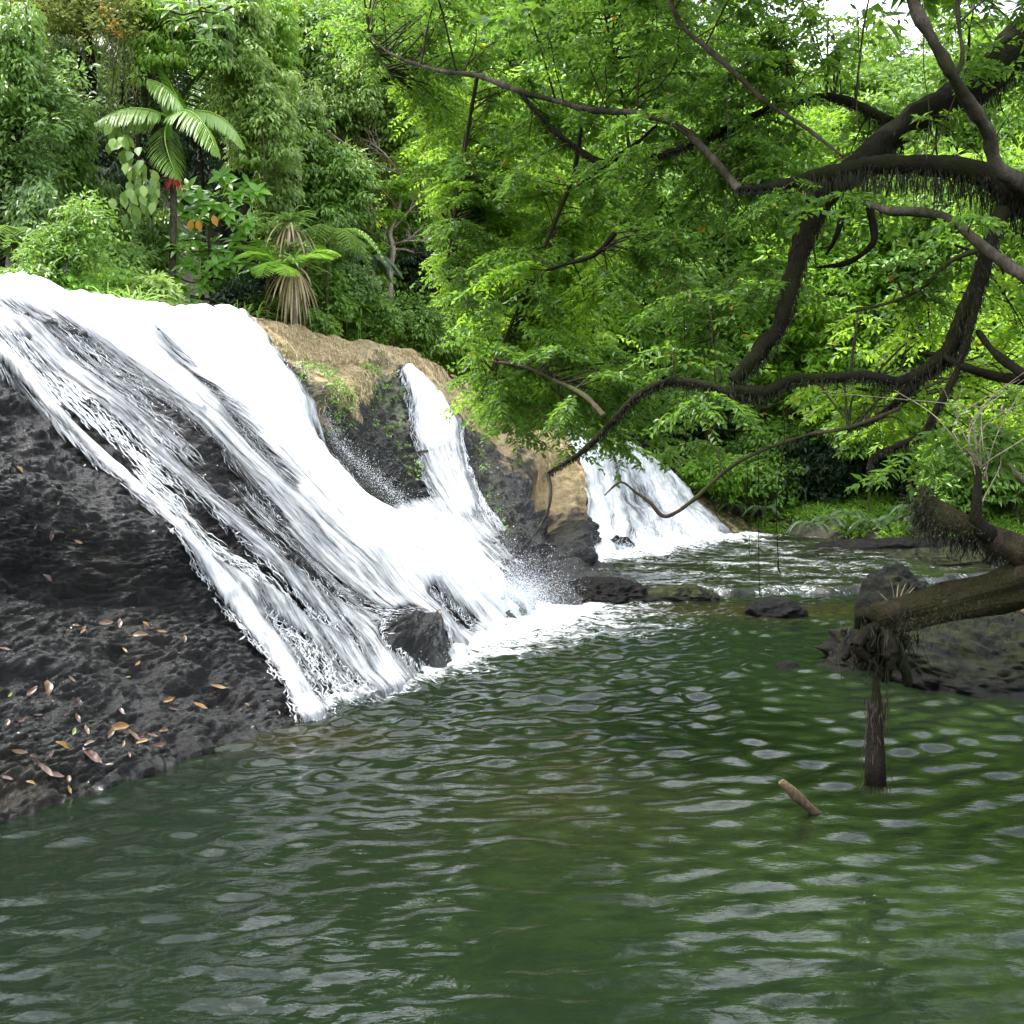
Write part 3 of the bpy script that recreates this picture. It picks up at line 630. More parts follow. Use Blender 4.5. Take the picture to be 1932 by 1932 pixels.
def hang(mb, top, length, n=8, sway=.05, L=.05, W=.012, per=26, tint=None):
    """a drooping string of small leaves"""
    s = np.linspace(0, 1, per); sw = np.cumsum(R.normal(0, sway/per**.5, (per, 2)), 0)
    p = top+np.stack([sw[:, 0], sw[:, 1], -s*length], 1)
    ax = norm(R.normal(0, .5, (per, 3))+np.array([0, 0, -1.])); leaves(mb, p, ax, rdir(per), L, W, tint)
    return p
def blades(mb, base, n, L, W, up=1.0, spread=.8, seg=5, tint=(.2, .95), az=None, droop=1.0, lj=.35):
    """long arching strap leaves from one base"""
    base = np.asarray(base, float)
    az = R.rand(n)*2*np.pi if az is None else az; el = np.clip(R.normal(up, .3, n), -.9, 1.45)
    l = L*(1-lj+lj*2*R.rand(n))*.85; s = np.linspace(0, 1, seg+1)
    h = np.stack([np.cos(az), np.sin(az), 0*az], 1)
    d0 = h*np.cos(el)[:, None]+np.array([0, 0, 1.])*np.sin(el)[:, None]
    Pn = base+d0[:, None]*(s[None, :, None]*l[:, None, None])+np.array([0, 0, -1.])*(droop*.55*l[:, None, None]*(s**2.2)[None, :, None])+h[:, None]*spread*.18*l[:, None, None]*(s**2)[None, :, None]
    side = norm(np.cross(h, [0, 0, 1.])+R.normal(0, .25, (n, 3)))[:, None]; ww = W*.5*np.array([.55]+[1]*(seg-1)+[.06])[None, :, None]*(1-.45*s)[None, :, None]
    V = np.stack([Pn-side*ww, Pn+side*ww], 2); b = (np.arange(n)[:, None]*(seg+1)+np.arange(seg)[None])*2
    mb.add(V.reshape(-1, 3), np.stack([b, b+1, b+3, b+2], -1).reshape(-1, 4), None, np.repeat(np.random.RandomState(n).uniform(tint[0], tint[1], n), 2*(seg+1)))
def frond(mb, mr, b, peak, e, n=34, pl=.35, pw=.03, r=.012, hangf=.55, fan=.55, bip=False, prof=None, tint=.6, nrm_=None):
    """pinnate frond along b -> peak -> e"""
    b, peak, e = map(np.asarray, (b, peak, e)); s = np.linspace(0, 1, n)[:, None]
    c = 2*peak-.5*(b+e); pts = (1-s)**2*b+2*s*(1-s)*c+s*s*e
    tube(mr, pts, r, r*.25, 4, dense=False, tint=.8)
    T = norm(np.gradient(pts, axis=0)); up = np.array([0, 0, 1.]) if nrm_ is None else np.asarray(nrm_, float)
    side = norm(np.cross(T, up)); s = s[:, 0]; pr = (np.sin(np.pi*np.clip(.12+.86*s, 0, 1))**.6) if prof is None else prof(s)
    for sg in (-1, 1):
        ok = s > .10; ax = norm(side*sg+T*fan+np.array([0, 0, -hangf])+R.normal(0, .05, (n, 3)))[ok]
        nr = norm(np.cross(np.cross(ax, up+1e-3), ax)); l = (pl*pr)[ok]
        if not bip:
            leaves(mb, pts[ok], ax, nr, l, pw, np.clip(tint+R.normal(0, .08, ok.sum()), 0, .96), fold=.1, curl=.22, big=True)
        else:
            for q in np.linspace(.05, .95, 11):
                for s2 in (-1, 1):
                    sd = norm(np.cross(ax, nr)); p_ = pts[ok]+ax*(l*q)[:, None]-np.array([0, 0, 1.])*(.18*l*q*q)[:, None]
                    leaves(mb, p_, norm(sd*s2+ax*.45), nr, l*.23*(1-q*.8)+.01, l*.085, np.clip(tint+R.normal(0, .1, ok.sum()), 0, .96))
            for p0, a_, l_ in zip(pts[ok], ax, l): tube(mr, [p0, p0+a_*l_*.9-np.array([0, 0, .15*l_])], .004, .002, 3, dense=False, tint=.7)
def rosette(mb, cen, n, L, W, droop=.2, tint=None):
    az = np.arange(n)*2.4+R.rand()*6; el = .75-1.1*np.arange(n)/n
    ax = np.stack([np.cos(az)*np.cos(el), np.sin(az)*np.cos(el), np.sin(el)], 1)
    a_ = R.uniform(.35, 1.0); c_, s_ = math.cos(a_), math.sin(a_); ax = np.stack([ax[:, 0], ax[:, 1]*c_-ax[:, 2]*s_, ax[:, 1]*s_+ax[:, 2]*c_], 1)
    leaves(mb, np.repeat(cen[None], n, 0), ax, np.array([0, -s_, c_])+0*ax+R.normal(0, .12, (n, 3)), L*(.75+.4*R.rand(n)), W*(.8+.3*R.rand(n)), R.uniform(.2, .95, n) if tint is None else tint, big=True, curl=.3)

#@@LEFT
# --- left jungle, seen over the crest
GJ = 'trees of the jungle behind the falls'
tree('jungle_tree', 'tree with small bluish green leaves at the far left edge behind the falls', 'tree', [G(-20, 19), PT(0, 450, 19), PT(30, 250, 19), PT(50, 120, 19)], .16,
     [(60, 190, 100, 90), (30, 320, 90, 90), (90, 420, 70, 60), (-60, 250, 90, 150)], 19, 'blue', 'bark_jungle', .13, .055, 330, 46, .34, group=GJ)
tree('leafy_shrub', 'small leaved shrub standing on the crest at the left edge of the falls', 'shrub', [G(95, 17.2), PT(110, 520, 17), PT(125, 470, 17)], .03,
     [(105, 480, 60, 45), (150, 425, 42, 42), (75, 545, 55, 22), (175, 500, 26, 45)], 17, 'green', 'bark_brown', .11, .045, 110, 34, .24, nl=10)
lt = tree('jungle_tree', 'tree hung with yellowish lichen in the top left corner', 'tree', [G(150, 22), PT(160, 300, 22), PT(170, 120, 21.5), PT(150, 0, 21)], .17,
     [(90, 20, 130, 70), (230, 30, 90, 60), (150, -60, 180, 60), (20, 90, 60, 40)], 20.5, 'lichen', 'bark_jungle', .12, .045, 300, 36, .32, group=GJ)
mb = MB()
for i in range(150):
    x_ = R.choice([R.uniform(60, 330), R.uniform(190, 260)]); hang(mb, PT(x_, R.uniform(0, 80), 20+R.rand()*1.5), R.uniform(.3, 1.1) if x_ < 180 else R.uniform(.6, 1.6), L=.07, W=.02, per=22)
mb.build('hanging_lichen', M['lichen'], lt)
mb = MB(); clumps(mb, blobpts([(200, 30, 30, 22), (215, 55, 16, 22), (20, 10, 30, 20), (120, 55, 30, 10)], 7, 19.6), .10, 12, .07, .03); mb.build('orange_leaves', M['orange'], lt)
tree('jungle_tree', 'tree cloaked in a tall column of pale drooping vine leaves right of the palm', 'tree', [G(470, 23), PT(470, 400, 23), PT(465, 150, 22.5), PT(450, 0, 22)], .17,
     [(450, 30, 42, 60), (455, 120, 48, 70), (485, 190, 52, 70), (520, 260, 44, 60), (470, 260, 26, 60)], 21.5, 'pale', 'bark_jungle', .14, .055, 330, 40, .27, droop=1.1, group=GJ)
tree('jungle_tree', 'dark leaved tree at the top between the vine column and the overhanging branches', 'tree', [G(590, 26), PT(590, 350, 26), PT(585, 80, 26)], .2,
     [(590, 60, 95, 90), (640, 170, 90, 90), (560, 190, 60, 60), (700, 60, 90, 90)], 25.5, 'green', 'bark_jungle', .17, .07, 420, 38, .38, droop=.6, group=GJ)
tree('jungle_tree', 'tree draped with light green leaves in middle height behind the tree ferns', 'tree', [G(600, 24), PT(600, 500, 24), PT(590, 300, 24)], .14,
     [(560, 330, 50, 75), (610, 400, 60, 70), (585, 270, 40, 40), (650, 330, 50, 60)], 23.6, 'green', 'bark_jungle', .15, .06, 330, 40, .28, droop=.9, group=GJ)
tree('jungle_tree', 'olive leaved tree with a loose crown left of the pale slim trunk', 'tree', [G(690, 25.5), PT(690, 500, 25.5), PT(695, 330, 25.5), PT(690, 230, 25.5)], .10,
     [(690, 260, 60, 60), (700, 340, 60, 60), (665, 430, 55, 60), (740, 260, 50, 70), (640, 250, 40, 40)], 25.2, 'lichen', 'bark_grey', .14, .05, 230, 34, .28, droop=.6, group=GJ, nl=40)
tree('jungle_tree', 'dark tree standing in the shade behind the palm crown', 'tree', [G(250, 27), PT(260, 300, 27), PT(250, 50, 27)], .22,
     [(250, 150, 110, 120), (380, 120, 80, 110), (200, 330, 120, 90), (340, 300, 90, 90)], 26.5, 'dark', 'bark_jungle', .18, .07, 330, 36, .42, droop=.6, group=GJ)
tree('jungle_tree', 'shaded tree with hanging foliage left behind the lichen tree', 'tree', [G(100, 25), PT(90, 300, 25), PT(100, 50, 25)], .2,
     [(170, 250, 80, 120), (60, 60, 90, 90), (230, 430, 90, 80), (120, 160, 70, 80)], 24.5, 'blue', 'bark_jungle', .15, .06, 380, 36, .36, droop=.8, group=GJ)
# bare dark trunks between them
for px_, d_, r_, top in [(258, 23.4, .07, 120), (290, 24, .10, 160), (468, 24.5, .16, 60), (230, 24.5, .08, 100), (380, 24.2, .05, 260), (420, 25, .11, 90), (525, 25, .09, 150), (185, 23, .06, 300)]:
    lab = {258: 'thin dark trunk left below the palm crown', 290: 'dark trunk behind the palm stem', 468: 'thick black trunk rising right of the broad leaved shrub', 230: 'dark trunk behind the hanging big leaved vine',
           380: 'very thin trunk above the broad leaved shrub', 420: 'dark trunk under the pale vine column', 525: 'dark trunk just left of the tree fern group', 185: 'slim trunk above the grass clump'}[px_]
    b0 = G(px_, d_); root = empty('jungle_tree', b0, lab, 'tree', 'bare trunks in the jungle shade'); mb = MB()
    tube(mb, [b0, PT(px_+4, (top+560)/2, d_), PT(px_-3, top, d_)], r_, r_*.6, 8, rough=.02, freq=4); mb.build('trunk', M['bark_jungle'], root)
    mb = MB(); clumps(mb, blobpts([(px_, top, 34, 30)], 26, d_), .3, 34, .15, .06, .7); mb.build('crown', M['dark'], root)
# palm
root = empty('palm_tree', G(322, 20.5), 'feather palm with bright arching fronds and red fruit stalk above the falls', 'palm'); mb = MB()
tube(mb, [G(322, 20.9), PT(327, 420, 20.8), PT(326, 340, 20.5), PT(320, 238, 20)], .07, .05, 10, rough=.006); mb.build('trunk', M['bark_grey'], root)
mb = MB(); tube(mb, [PT(320, 262, 20), PT(319, 236, 20), PT(322, 216, 20)], .075, .03, 10); mb.build('crownshaft', M['fern'], root)
for b, pk, e, mt, n_, pl_, hg in [((318, 222, 20), (252, 204, 19.7), (181, 230, 19.5), 'palm', 46, .56, .75), ((318, 222, 20.2), (282, 100, 20.8), (226, 133, 21.4), 'palmdark', 40, .5, .9),
        ((350, 218, 20), (322, 172, 19.8), (281, 150, 19.8), 'palm', 34, .50, 1.25), ((345, 218, 20.2), (325, 165, 20.3), (291, 113, 20.3), 'fern', 34, .3, .2),
        ((330, 222, 20.2), (326, 160, 20.6), (322, 98, 21), 'palmdark', 42, .62, .25), ((318, 222, 20), (366, 214, 19.4), (411, 290, 19.1), 'palm', 46, .54, .65),
        ((320, 222, 20.3), (404, 214, 20.2), (460, 277, 20), 'palm', 46, .42, .9), ((318, 232, 20), (312, 268, 19.6), (334, 334, 19.4), 'palm', 44, .52, .35), ((330, 222, 20.4), (370, 150, 20.9), (395, 120, 21.2), 'palmdark', 38, .5, .6)]:
    mf_, mr_ = MB(), MB(); frond(mf_, mr_, PT(*b), PT(*pk), PT(*e), n_, pl_, .050, .02, hg, .45, tint=.75)
    fr_ = mf_.build('frond', M[mt], root); mr_.build('midrib', M['fern'], fr_)
mb = MB(); blades(mb, PT(329, 328, 19.6), 40, .24, .02, up=-.9, droop=.9, tint=(0, 1)); mm, t, o = nt('red_flower'); p = N(t, 'ShaderNodeBsdfPrincipled'); p.inputs[0].default_value = (.55, .04, .04, 1); t.links.new(p.outputs[0], o.inputs[0])
mb.build('fruit_stalk', mm, root)
# shaded palms behind
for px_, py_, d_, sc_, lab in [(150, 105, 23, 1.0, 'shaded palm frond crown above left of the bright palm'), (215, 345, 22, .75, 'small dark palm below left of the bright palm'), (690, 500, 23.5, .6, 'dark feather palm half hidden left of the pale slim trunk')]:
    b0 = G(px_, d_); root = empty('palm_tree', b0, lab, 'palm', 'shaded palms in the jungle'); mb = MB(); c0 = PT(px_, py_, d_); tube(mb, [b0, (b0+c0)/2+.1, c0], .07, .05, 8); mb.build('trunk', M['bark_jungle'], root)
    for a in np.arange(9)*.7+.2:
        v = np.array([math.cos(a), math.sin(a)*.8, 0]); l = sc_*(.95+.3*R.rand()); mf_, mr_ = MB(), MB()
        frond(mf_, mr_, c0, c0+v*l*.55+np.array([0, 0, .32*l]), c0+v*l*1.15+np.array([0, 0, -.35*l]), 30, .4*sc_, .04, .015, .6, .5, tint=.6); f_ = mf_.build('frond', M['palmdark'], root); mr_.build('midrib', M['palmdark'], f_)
# vine with big leaves
root = empty('hanging_vine', PT(232, 258, 19.4), 'hanging vine chain of big oval pale leaves under the left palm frond', 'vine'); mb, ml = MB(), MB()
vp, _ = tube(mb, [PT(228, 235, 19.6), PT(238, 275, 19.4), PT(262, 315, 19.4), PT(268, 350, 19.4), PT(255, 380, 19.4), PT(241, 410, 19.4)], .012, .008, 5); mb.build('stem', M['bark_brown'], root)
k = R.randint(0, len(vp), 88); k = k[k < len(vp)*.82]; k = np.concatenate([k, [len(vp)-3]]); ax = norm(R.normal(0, .35, (len(k), 3))+np.array([0, -.3, -1])); leaves(ml, vp[k]+R.normal(0, .12, (len(k), 3)), ax, np.array([0, -1, .3])+R.normal(0, .3, (len(k), 3)), .24, .15, None, True)
ml.build('leaves', M['pale'], root)
# broad-leaved shrub
root = empty('broad_leaved_shrub', G(400, 21.5), 'shrub with whorls of big glossy light green leaves below the palm', 'shrub'); mb, ml = MB(), MB(); b0 = G(400, 21.5)
stems, _ = tube(mb, [b0, PT(398, 520, 21.2), PT(395, 440, 21), PT(410, 380, 21)], .05, .02, 6)
wh = [(419,333),(486,362),(470,350),(444,368),(396,389),(413,395),(444,425),(473,421),(378,375),(371,395),(357,356),(345,372),(345,400),(362,415),(430,348),(455,380),(430,400),(400,372),(380,415),
      (394,464),(409,500),(382,485),(432,491),(448,525),(425,520),(360,465),(340,470),(350,500),(330,520),(310,545),(325,560),(385,540),(410,545),(372,510),(395,520),(440,555),(455,540),(345,545),(300,560),(360,575),(420,580),(460,435),(445,455),(415,475),(465,500),(368,445),(335,455)]
for a, b in wh:
    c_ = PT(a, b, 20.6+R.rand()*.9); rosette(ml, c_, 11, .30, .125)
limbs_to(mb, stems, [PT(a, b, 21) for a, b in wh[::2]], .018); mb.build('stem', M['bark_brown'], root); ml.build('leaves', M['big'], root)
for a, b, q_ in [(374, 414, .1), (362, 413, -.2), (402, 405, .3)]:
    mb = MB(); leaves(mb, PT(a, b, 20.2)[None], np.array([[q_, 0, -1.]]), np.array([[0, -1., .2]]), .22, .13, np.full(1, .5), True); mb.build('old_leaf', M['orange'], root)
# tree ferns
root = empty('tree_fern', G(505, 20.5), 'tree fern spreading flat lime green fronds beside the pandanus', 'tree fern'); mb = MB()
fc = PT(520, 500, 20.2); fc2 = PT(585, 498, 20.2); tube(mb, [G(505, 20.5), PT(505, 560, 20.4), PT(525, 530, 20.2), fc], .035, .03, 7, rough=.01); tube(mb, [G(560, 20.8), PT(575, 540, 20.4), fc2], .035, .03, 7, rough=.01); mb.build('trunk', M['bark_brown'], root)
for b, e, hh in [(fc, (446, 486, 19.6), 14), (fc, (470, 478, 20.8), 14), (fc, (492, 522, 19.2), 12), (fc, (438, 470, 21), 16), (fc, (482, 455, 21.3), 14), (fc2, (634, 478, 19.8), 12), (fc2, (610, 486, 19.2), 10), (fc2, (598, 462, 21.3), 8), (fc, (548, 520, 19.2), 8), (fc2, (560, 470, 21.2), 8)]:
    e_ = PT(*e); mf_, mr_ = MB(), MB(); frond(mf_, mr_, b, (b+e_)/2+np.array([0, 0, hh/F*20*1.2]), e_, 26, .30, .05, .012, .12, .35, bip=True, tint=.8); f_ = mf_.build('frond', M['fern'], root); mr_.build('midrib', M['fern'], f_)
def ferny(name, label, c0, base, nf, l, mat, group=None, drop=.3, pl=.3, bip=True, cat='fern'):
    root = empty(name, base, label, cat, group)
    if np.linalg.norm(c0-base) > .1:
        mb = MB(); tube(mb, [base, (c0+base)/2+R.normal(0, .05, 3), c0], .045, .035, 7, rough=.01); mb.build('trunk', M['bark_brown'], root)
    FB = MB()
    for a in np.arange(nf)*2*np.pi/nf+R.rand()*3:
        v = np.array([math.cos(a), math.sin(a), 0]); q = l*(.8+.4*R.rand())
        frond(FB, FB, c0, c0+v*q*.5+np.array([0, 0, .26*q]), c0+v*q+np.array([0, 0, -drop*q]), 20, pl, .04, .010, .2, .35, bip=bip, tint=R.uniform(.3, .9))
    FB.build('foliage', M[mat], root); return root
ferny('tree_fern', 'dark tree fern right behind the pandanus', PT(618, 462, 21.8), G(618, 21.8), 8, 1.0, 'palm')
bpy.data.objects[-1] if False else None
ferny('tree_fern', 'pale tree fern at the left picture edge above the falls', PT(28, 462, 18), G(28, 18), 9, .85, 'palm')
ferny('fern', 'low dark green fern at the tip of the brown ridge', PT(498, 575, 20.8), G(498, 20.8), 7, .5, 'green', 'low ferns on the crest')
ferny('fern', 'low fern in the shade behind the middle of the brown ridge', PT(650, 598, 23.4), G(650, 23.4), 7, .6, 'green', 'low ferns on the crest')
# pandanus
root = empty('pandanus', G(555, 20.9), 'pandanus with two tufts of strap leaves and hanging dead leaves', 'pandanus'); mb = MB()
c1, c2 = PT(546, 420, 20.8), PT(554, 505, 20.1); tube(mb, [G(555, 20.9), PT(556, 540, 20.8), PT(552, 470, 20.8), c1], .06, .05, 8, rough=.01); tube(mb, [PT(556, 545, 20.8), PT(556, 525, 20.4), c2], .05, .04, 8); mb.build('trunk', M['bark_pale'], root)
for c_ in (c1, c2):
    mb = MB(); blades(mb, c_, 70, .62, .045, up=.75, seg=6); mb.build('leaves', M['palm'], root)
    mb = MB(); blades(mb, c_+np.array([0, -.05, -.02]), 60, .75, .045, up=-.55, seg=6, droop=1.2, spread=-1.2); mb.build('dead_leaves', M['straw'], root)
mb = MB(); clumps(mb, blobpts([(512, 428, 14, 12), (550, 428, 14, 10), (530, 480, 10, 20), (566, 470, 12, 14)], 30, 20.6), .12, 26, .08, .035); mb.build('creeper', M['pale'], root)
# grass clumps and young palms
for a, b, d_, n_, l_, mt, lab in [(240, 590, 15.9, 150, .85, 'palm', 'tall clump of arching grass on the crest of the falls'), (175, 590, 16.6, 50, .45, 'fern', 'low grass tuft left of the tall grass clump'), (450, 600, 19.4, 50, .7, 'green', 'dark strap leaved tuft at the water where the brown ridge starts'),
        (400, 600, 19, 50, .6, 'palmdark', 'shaded tuft of long leaves hanging over the crest'), (600, 625, 21.6, 40, .5, 'green', 'grass tuft behind the brown ridge')]:
    z_ = PT(a, b, d_); root = empty('grass_clump', z_, lab, 'grass clump', 'grass clumps on the crest'); mb = MB()
    for k in range(4): blades(mb, z_+R.normal(0, .12, 3)*[1, 1, 0], n_//4, l_, .022, up=1.0, seg=6)
    mb.build('blades', M[mt], root)
for a, b, d_, l_, lab in [(680, 580, 23, .36, 'young palm with a bright fan of leaves near the pale slim trunk'), (590, 600, 21.6, .42, 'young palm with a fan leaf behind the tip of the ridge'), (676, 606, 22.8, .3, 'tiny young palm right below the bright fan')]:
    c_ = PT(a, b, d_); root = empty('young_palm', G(a, d_), lab, 'palm', 'young palms behind the ridge'); mb = MB(); tube(mb, [G(a, d_), c_], .012, .01, 5); mb.build('stem', M['fern'], root)
    mb = MB(); az = np.linspace(-2.9, -.2, 15); blades(mb, c_, 15, l_, .04, up=.35, az=az, droop=.9, lj=.1, tint=(.6, .9)); mb.build('leaves', M['fern'], root)
# pale slim tree with bare twigs
root = empty('slim_tree', G(740, 24.6), 'slim pale trunked tree with bare twigs behind the brown ridge', 'tree'); mb = MB(); D_ = 24.5
tr_, _ = tube(mb, [G(740, 24.6), PT(741, 655, D_), PT(738, 590, D_), PT(736, 520, D_), PT(742, 470, D_), PT(736, 440, D_), PT(752, 395, D_), PT(757, 330, D_)], .085, .035, 8, rough=.012, freq=6)
def twigs(mb, a, b, r, depth=3):
    mid = (a+b)/2+R.normal(0, .10, 3)*np.linalg.norm(b-a); pts, _ = tube(mb, [a, mid, b], r, r*.45, 4)
    if depth: 
        for k in range(4 if depth > 1 else 3):
            q = pts[int(len(pts)*R.uniform(.35, .98))-1]; v = norm(b-a)+R.normal(0, .55, 3); twigs(mb, q, q+norm(v)*np.linalg.norm(b-a)*R.uniform(.35, .6), r*.5, depth-1)
for a, b in [((742, 470), (668, 425)), ((740, 462), (812, 455)), ((737, 520), (672, 530)), ((738, 560), (680, 565)), ((744, 430), (790, 380)), ((736, 440), (700, 380)), ((752, 395), (690, 340)), ((757, 330), (700, 270)), ((757, 330), (610, 240)), ((742, 470), (810, 500))]:
    twigs(mb, PT(a[0], a[1], D_), PT(b[0], b[1], D_+R.normal(0, .3)), .028)
mb.build('trunk', M['bark_pale'], root); mb = MB(); clumps(mb, blobpts([(735, 405, 22, 10), (760, 350, 26, 18), (705, 470, 20, 8), (780, 300, 30, 25), (715, 530, 14, 8), (720, 570, 16, 6)], 60, D_-.3), .16, 30, .13, .055, flat=.8); mb.build('crown', M['lime'], root)
# bushes along the crest
BU = [(30, 540, 60, 26, 16.6, 'green', 'small bush on the far left crest'), (130, 560, 40, 30, 17, 'big', 'light green broad leaved bush left of the grass clump'), (200, 555, 50, 40, 18.5, 'lime', 'yellow green bush behind the grass clump'), (290, 560, 30, 30, 18.6, 'pale', 'pale bush just right of the grass clump'),
      (210, 500, 60, 40, 19.5, 'green', 'bush of small leaves above the grass clump'), (500, 560, 50, 50, 21.6, 'dark', 'dark bush under the tree fern'), (600, 560, 60, 45, 22.4, 'green', 'bush below the right frond of the tree fern'), (640, 520, 50, 50, 23, 'blue', 'bush with narrow leaves left of the slim pale tree'),
      (700, 600, 50, 40, 23.6, 'green', 'bush at the foot of the slim pale tree'), (790, 610, 50, 60, 24.6, 'green', 'drooping bush right of the slim pale tree'), (800, 520, 60, 80, 25.4, 'dark', 'dark bush behind the slim pale tree'), (450, 570, 40, 34, 20.6, 'dark', 'dark bush between the shrub and the ridge tip'),
      (560, 610, 60, 22, 21.4, 'green', 'low leafy bush directly behind the brown ridge'), (860, 660, 50, 50, 25.6, 'lime', 'bright bush behind the end of the brown ridge')]
for a, b, rx, ry, d_, mt, lab in BU:
    g0 = G(a, d_); c_ = PT(a, b, d_); L_ = .15 if mt in ('big', 'pale') else .12
    tree('leafy_bush', lab, 'bush', [g0, (g0+c_)/2, c_], .03, [(a, b, rx, ry), (a+rx*.4, b+ry*.5, rx*.6, ry*.6)], d_, mt, 'bark_brown', L_, L_*.42, int(rx*ry/14)+30, 34, .22, droop=.7, group='bushes along the crest', nl=8)
# curtains of vine leaves filling the jungle between the trees
for a, b, rx, ry, d_, mt, lab in [(20, 120, 40, 90, 18.5, 'green', 'leafy vine curtain at the upper left edge'), (130, 300, 34, 90, 20.5, 'green', 'vine curtain right of the bluish leaved tree'), (185, 420, 26, 80, 21, 'blue', 'vine curtain left of the big leaved hanging vine'), (215, 470, 30, 50, 20.8, 'green', 'low vine curtain above the grass clump'),
        (300, 460, 24, 50, 22, 'green', 'vine curtain left of the broad leaved shrub'), (300, 60, 46, 60, 20.5, 'lime', 'yellow green vine curtain above the palm'), (395, 60, 30, 60, 20.6, 'green', 'vine curtain between the palm and the pale column'), (400, 180, 30, 60, 23, 'green', 'shaded vine curtain right above the right palm fronds'),
        (520, 370, 34, 60, 22.5, 'pale', 'pale vine curtain above the pandanus'), (510, 90, 40, 90, 22.5, 'lime', 'bright vine curtain right of the pale column'), (660, 170, 50, 60, 24.6, 'pale', 'pale vine curtain in the middle of the upper jungle'), (620, 480, 40, 70, 23.2, 'green', 'vine curtain behind the tree fern fronds'),
        (700, 500, 36, 60, 25, 'green', 'vine curtain just left of the slim pale trunk'), (780, 440, 40, 90, 25.6, 'lime', 'lime vine curtain right of the slim pale trunk'), (770, 180, 50, 100, 25, 'lime', 'lime vine curtain under the overhanging branch end'), (60, 420, 30, 60, 18.4, 'blue', 'dark vine curtain over the fern at the left edge'), (560, 230, 36, 50, 23.6, 'pale', 'pale vine patch in front of the dark leaved tree')]:
    root = empty('vine_curtain', G(a, d_), lab, 'vine curtain', 'vine curtains in the left jungle'); mb, ms_ = MB(), MB(); nn_ = int(rx*ry/11)+40
    cen = P(a+R.uniform(-rx, rx, nn_), b+R.uniform(-ry, ry, nn_)+R.normal(0, 10, nn_), d_+R.normal(0, .25, nn_)+np.where(R.rand(nn_) > .6, .5, 0)); clumps(mb, cen, .19, 26, .12, .055, droop=1.4, tvar=.5)
    for q in range(5): x_ = a+R.uniform(-rx, rx); p0, p1 = PT(x_, b-ry*1.2, d_), PT(x_+R.normal(0, 6), b+ry*1.15, d_); tube(ms_, [p0, (p0+p1)/2+R.normal(0, .08, 3), p1], .018, .01, 4)
    ms_.build('stems', M['bark_brown'], root); mb.build('leaves', M[mt], root)
# hanging lianas
for a, y0, y1, d_ in [(205, 60, 180, 20), (246, 95, 210, 19.8), (170, 110, 165, 20), (430, 60, 130, 19.5), (322, 0, 120, 19.6), (495, 230, 420, 21), (515, 250, 400, 21.2), (300, 240, 430, 20.8), (335, 240, 320, 20.6), (540, 180, 330, 22), (285, 330, 480, 21)]:
    o_ = MB(); p0 = PT(a, y0, d_); p1 = PT(a+6, y1, d_); tube(o_, [p0, (p0+p1)/2+R.normal(0, .08, 3), p1], .012, .008, 4)
    ob = o_.build('liana', M['bark_grey'])
    tag(ob, {205: 'pale liana dangling under the lichen tree', 246: 'liana hanging just above the left palm frond', 170: 'short liana hanging left under the lichen tree', 430: 'liana at the top of the pale vine column', 322: 'straight liana hanging from above to the palm heart',
             495: 'liana along the black trunk under the vine column', 515: 'liana right of the black trunk', 300: 'long liana below the palm left of its trunk', 335: 'liana close right of the palm trunk', 540: 'liana in front of the dark leaved tree', 285: 'low liana beside the hanging big leaves'}[a], 'liana', 'lianas in the left jungle')
# spray of dark broad leaves at the top, nearer
root = empty('overhead_sprig', PT(372, -120, 10.5), 'dark broad leaved sprig hanging into the top of the picture', 'branch'); mb, ml = MB(), MB()
bp_, _ = tube(mb, [PT(372, -160, 10.5), PT(370, -60, 10.5), PT(375, 0, 10.4), PT(385, 50, 10.3)], .02, .008, 6)
for a, b in [(320, 20), (345, -10), (350, 40), (372, 20), (395, 55), (400, 10), (420, 30), (438, 12), (385, 80), (335, 5), (410, -30), (360, -40), (440, -20)]: rosette(ml, PT(a, b, 10.2+R.rand()*.4), 8, .17, .062)
limbs_to(mb, bp_, [PT(a, b, 10.4) for a, b in [(320, 20), (350, 40), (400, 10), (438, 12), (395, 55)]], .008); mb.build('twig', M['bark_brown'], root); ml.build('leaves', M['near'], root)
# the forest mass beyond everything
def mass(px0, px1, ytop, ybot, d0, d1, n, mat, name, L=.3, per=34, rc=.7):
    px_ = R.uniform(px0, px1, n); tp = ytop(px_); yy_ = tp+(ybot-tp)*R.rand(n)**.8; d_ = d0+(d1-d0)*R.rand(n)
    mb = MB(); clumps(mb, P(px_, yy_, d_), rc, per, L, L*.42, .5); return tag(mb.build(name, M[mat]), 'dense forest far behind the trees of both banks', 'forest', kind='stuff')
fy = lambda x: -150+70*np.sin(x*.013)+40*np.sin(x*.041)+np.where(x > 1250, 240+70*np.sin(x*.03), 0)
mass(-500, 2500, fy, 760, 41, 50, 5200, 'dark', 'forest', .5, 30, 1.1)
mass(500, 2500, fy, 950, 38, 42, 3600, 'lime', 'forest', .34, 34, .7)
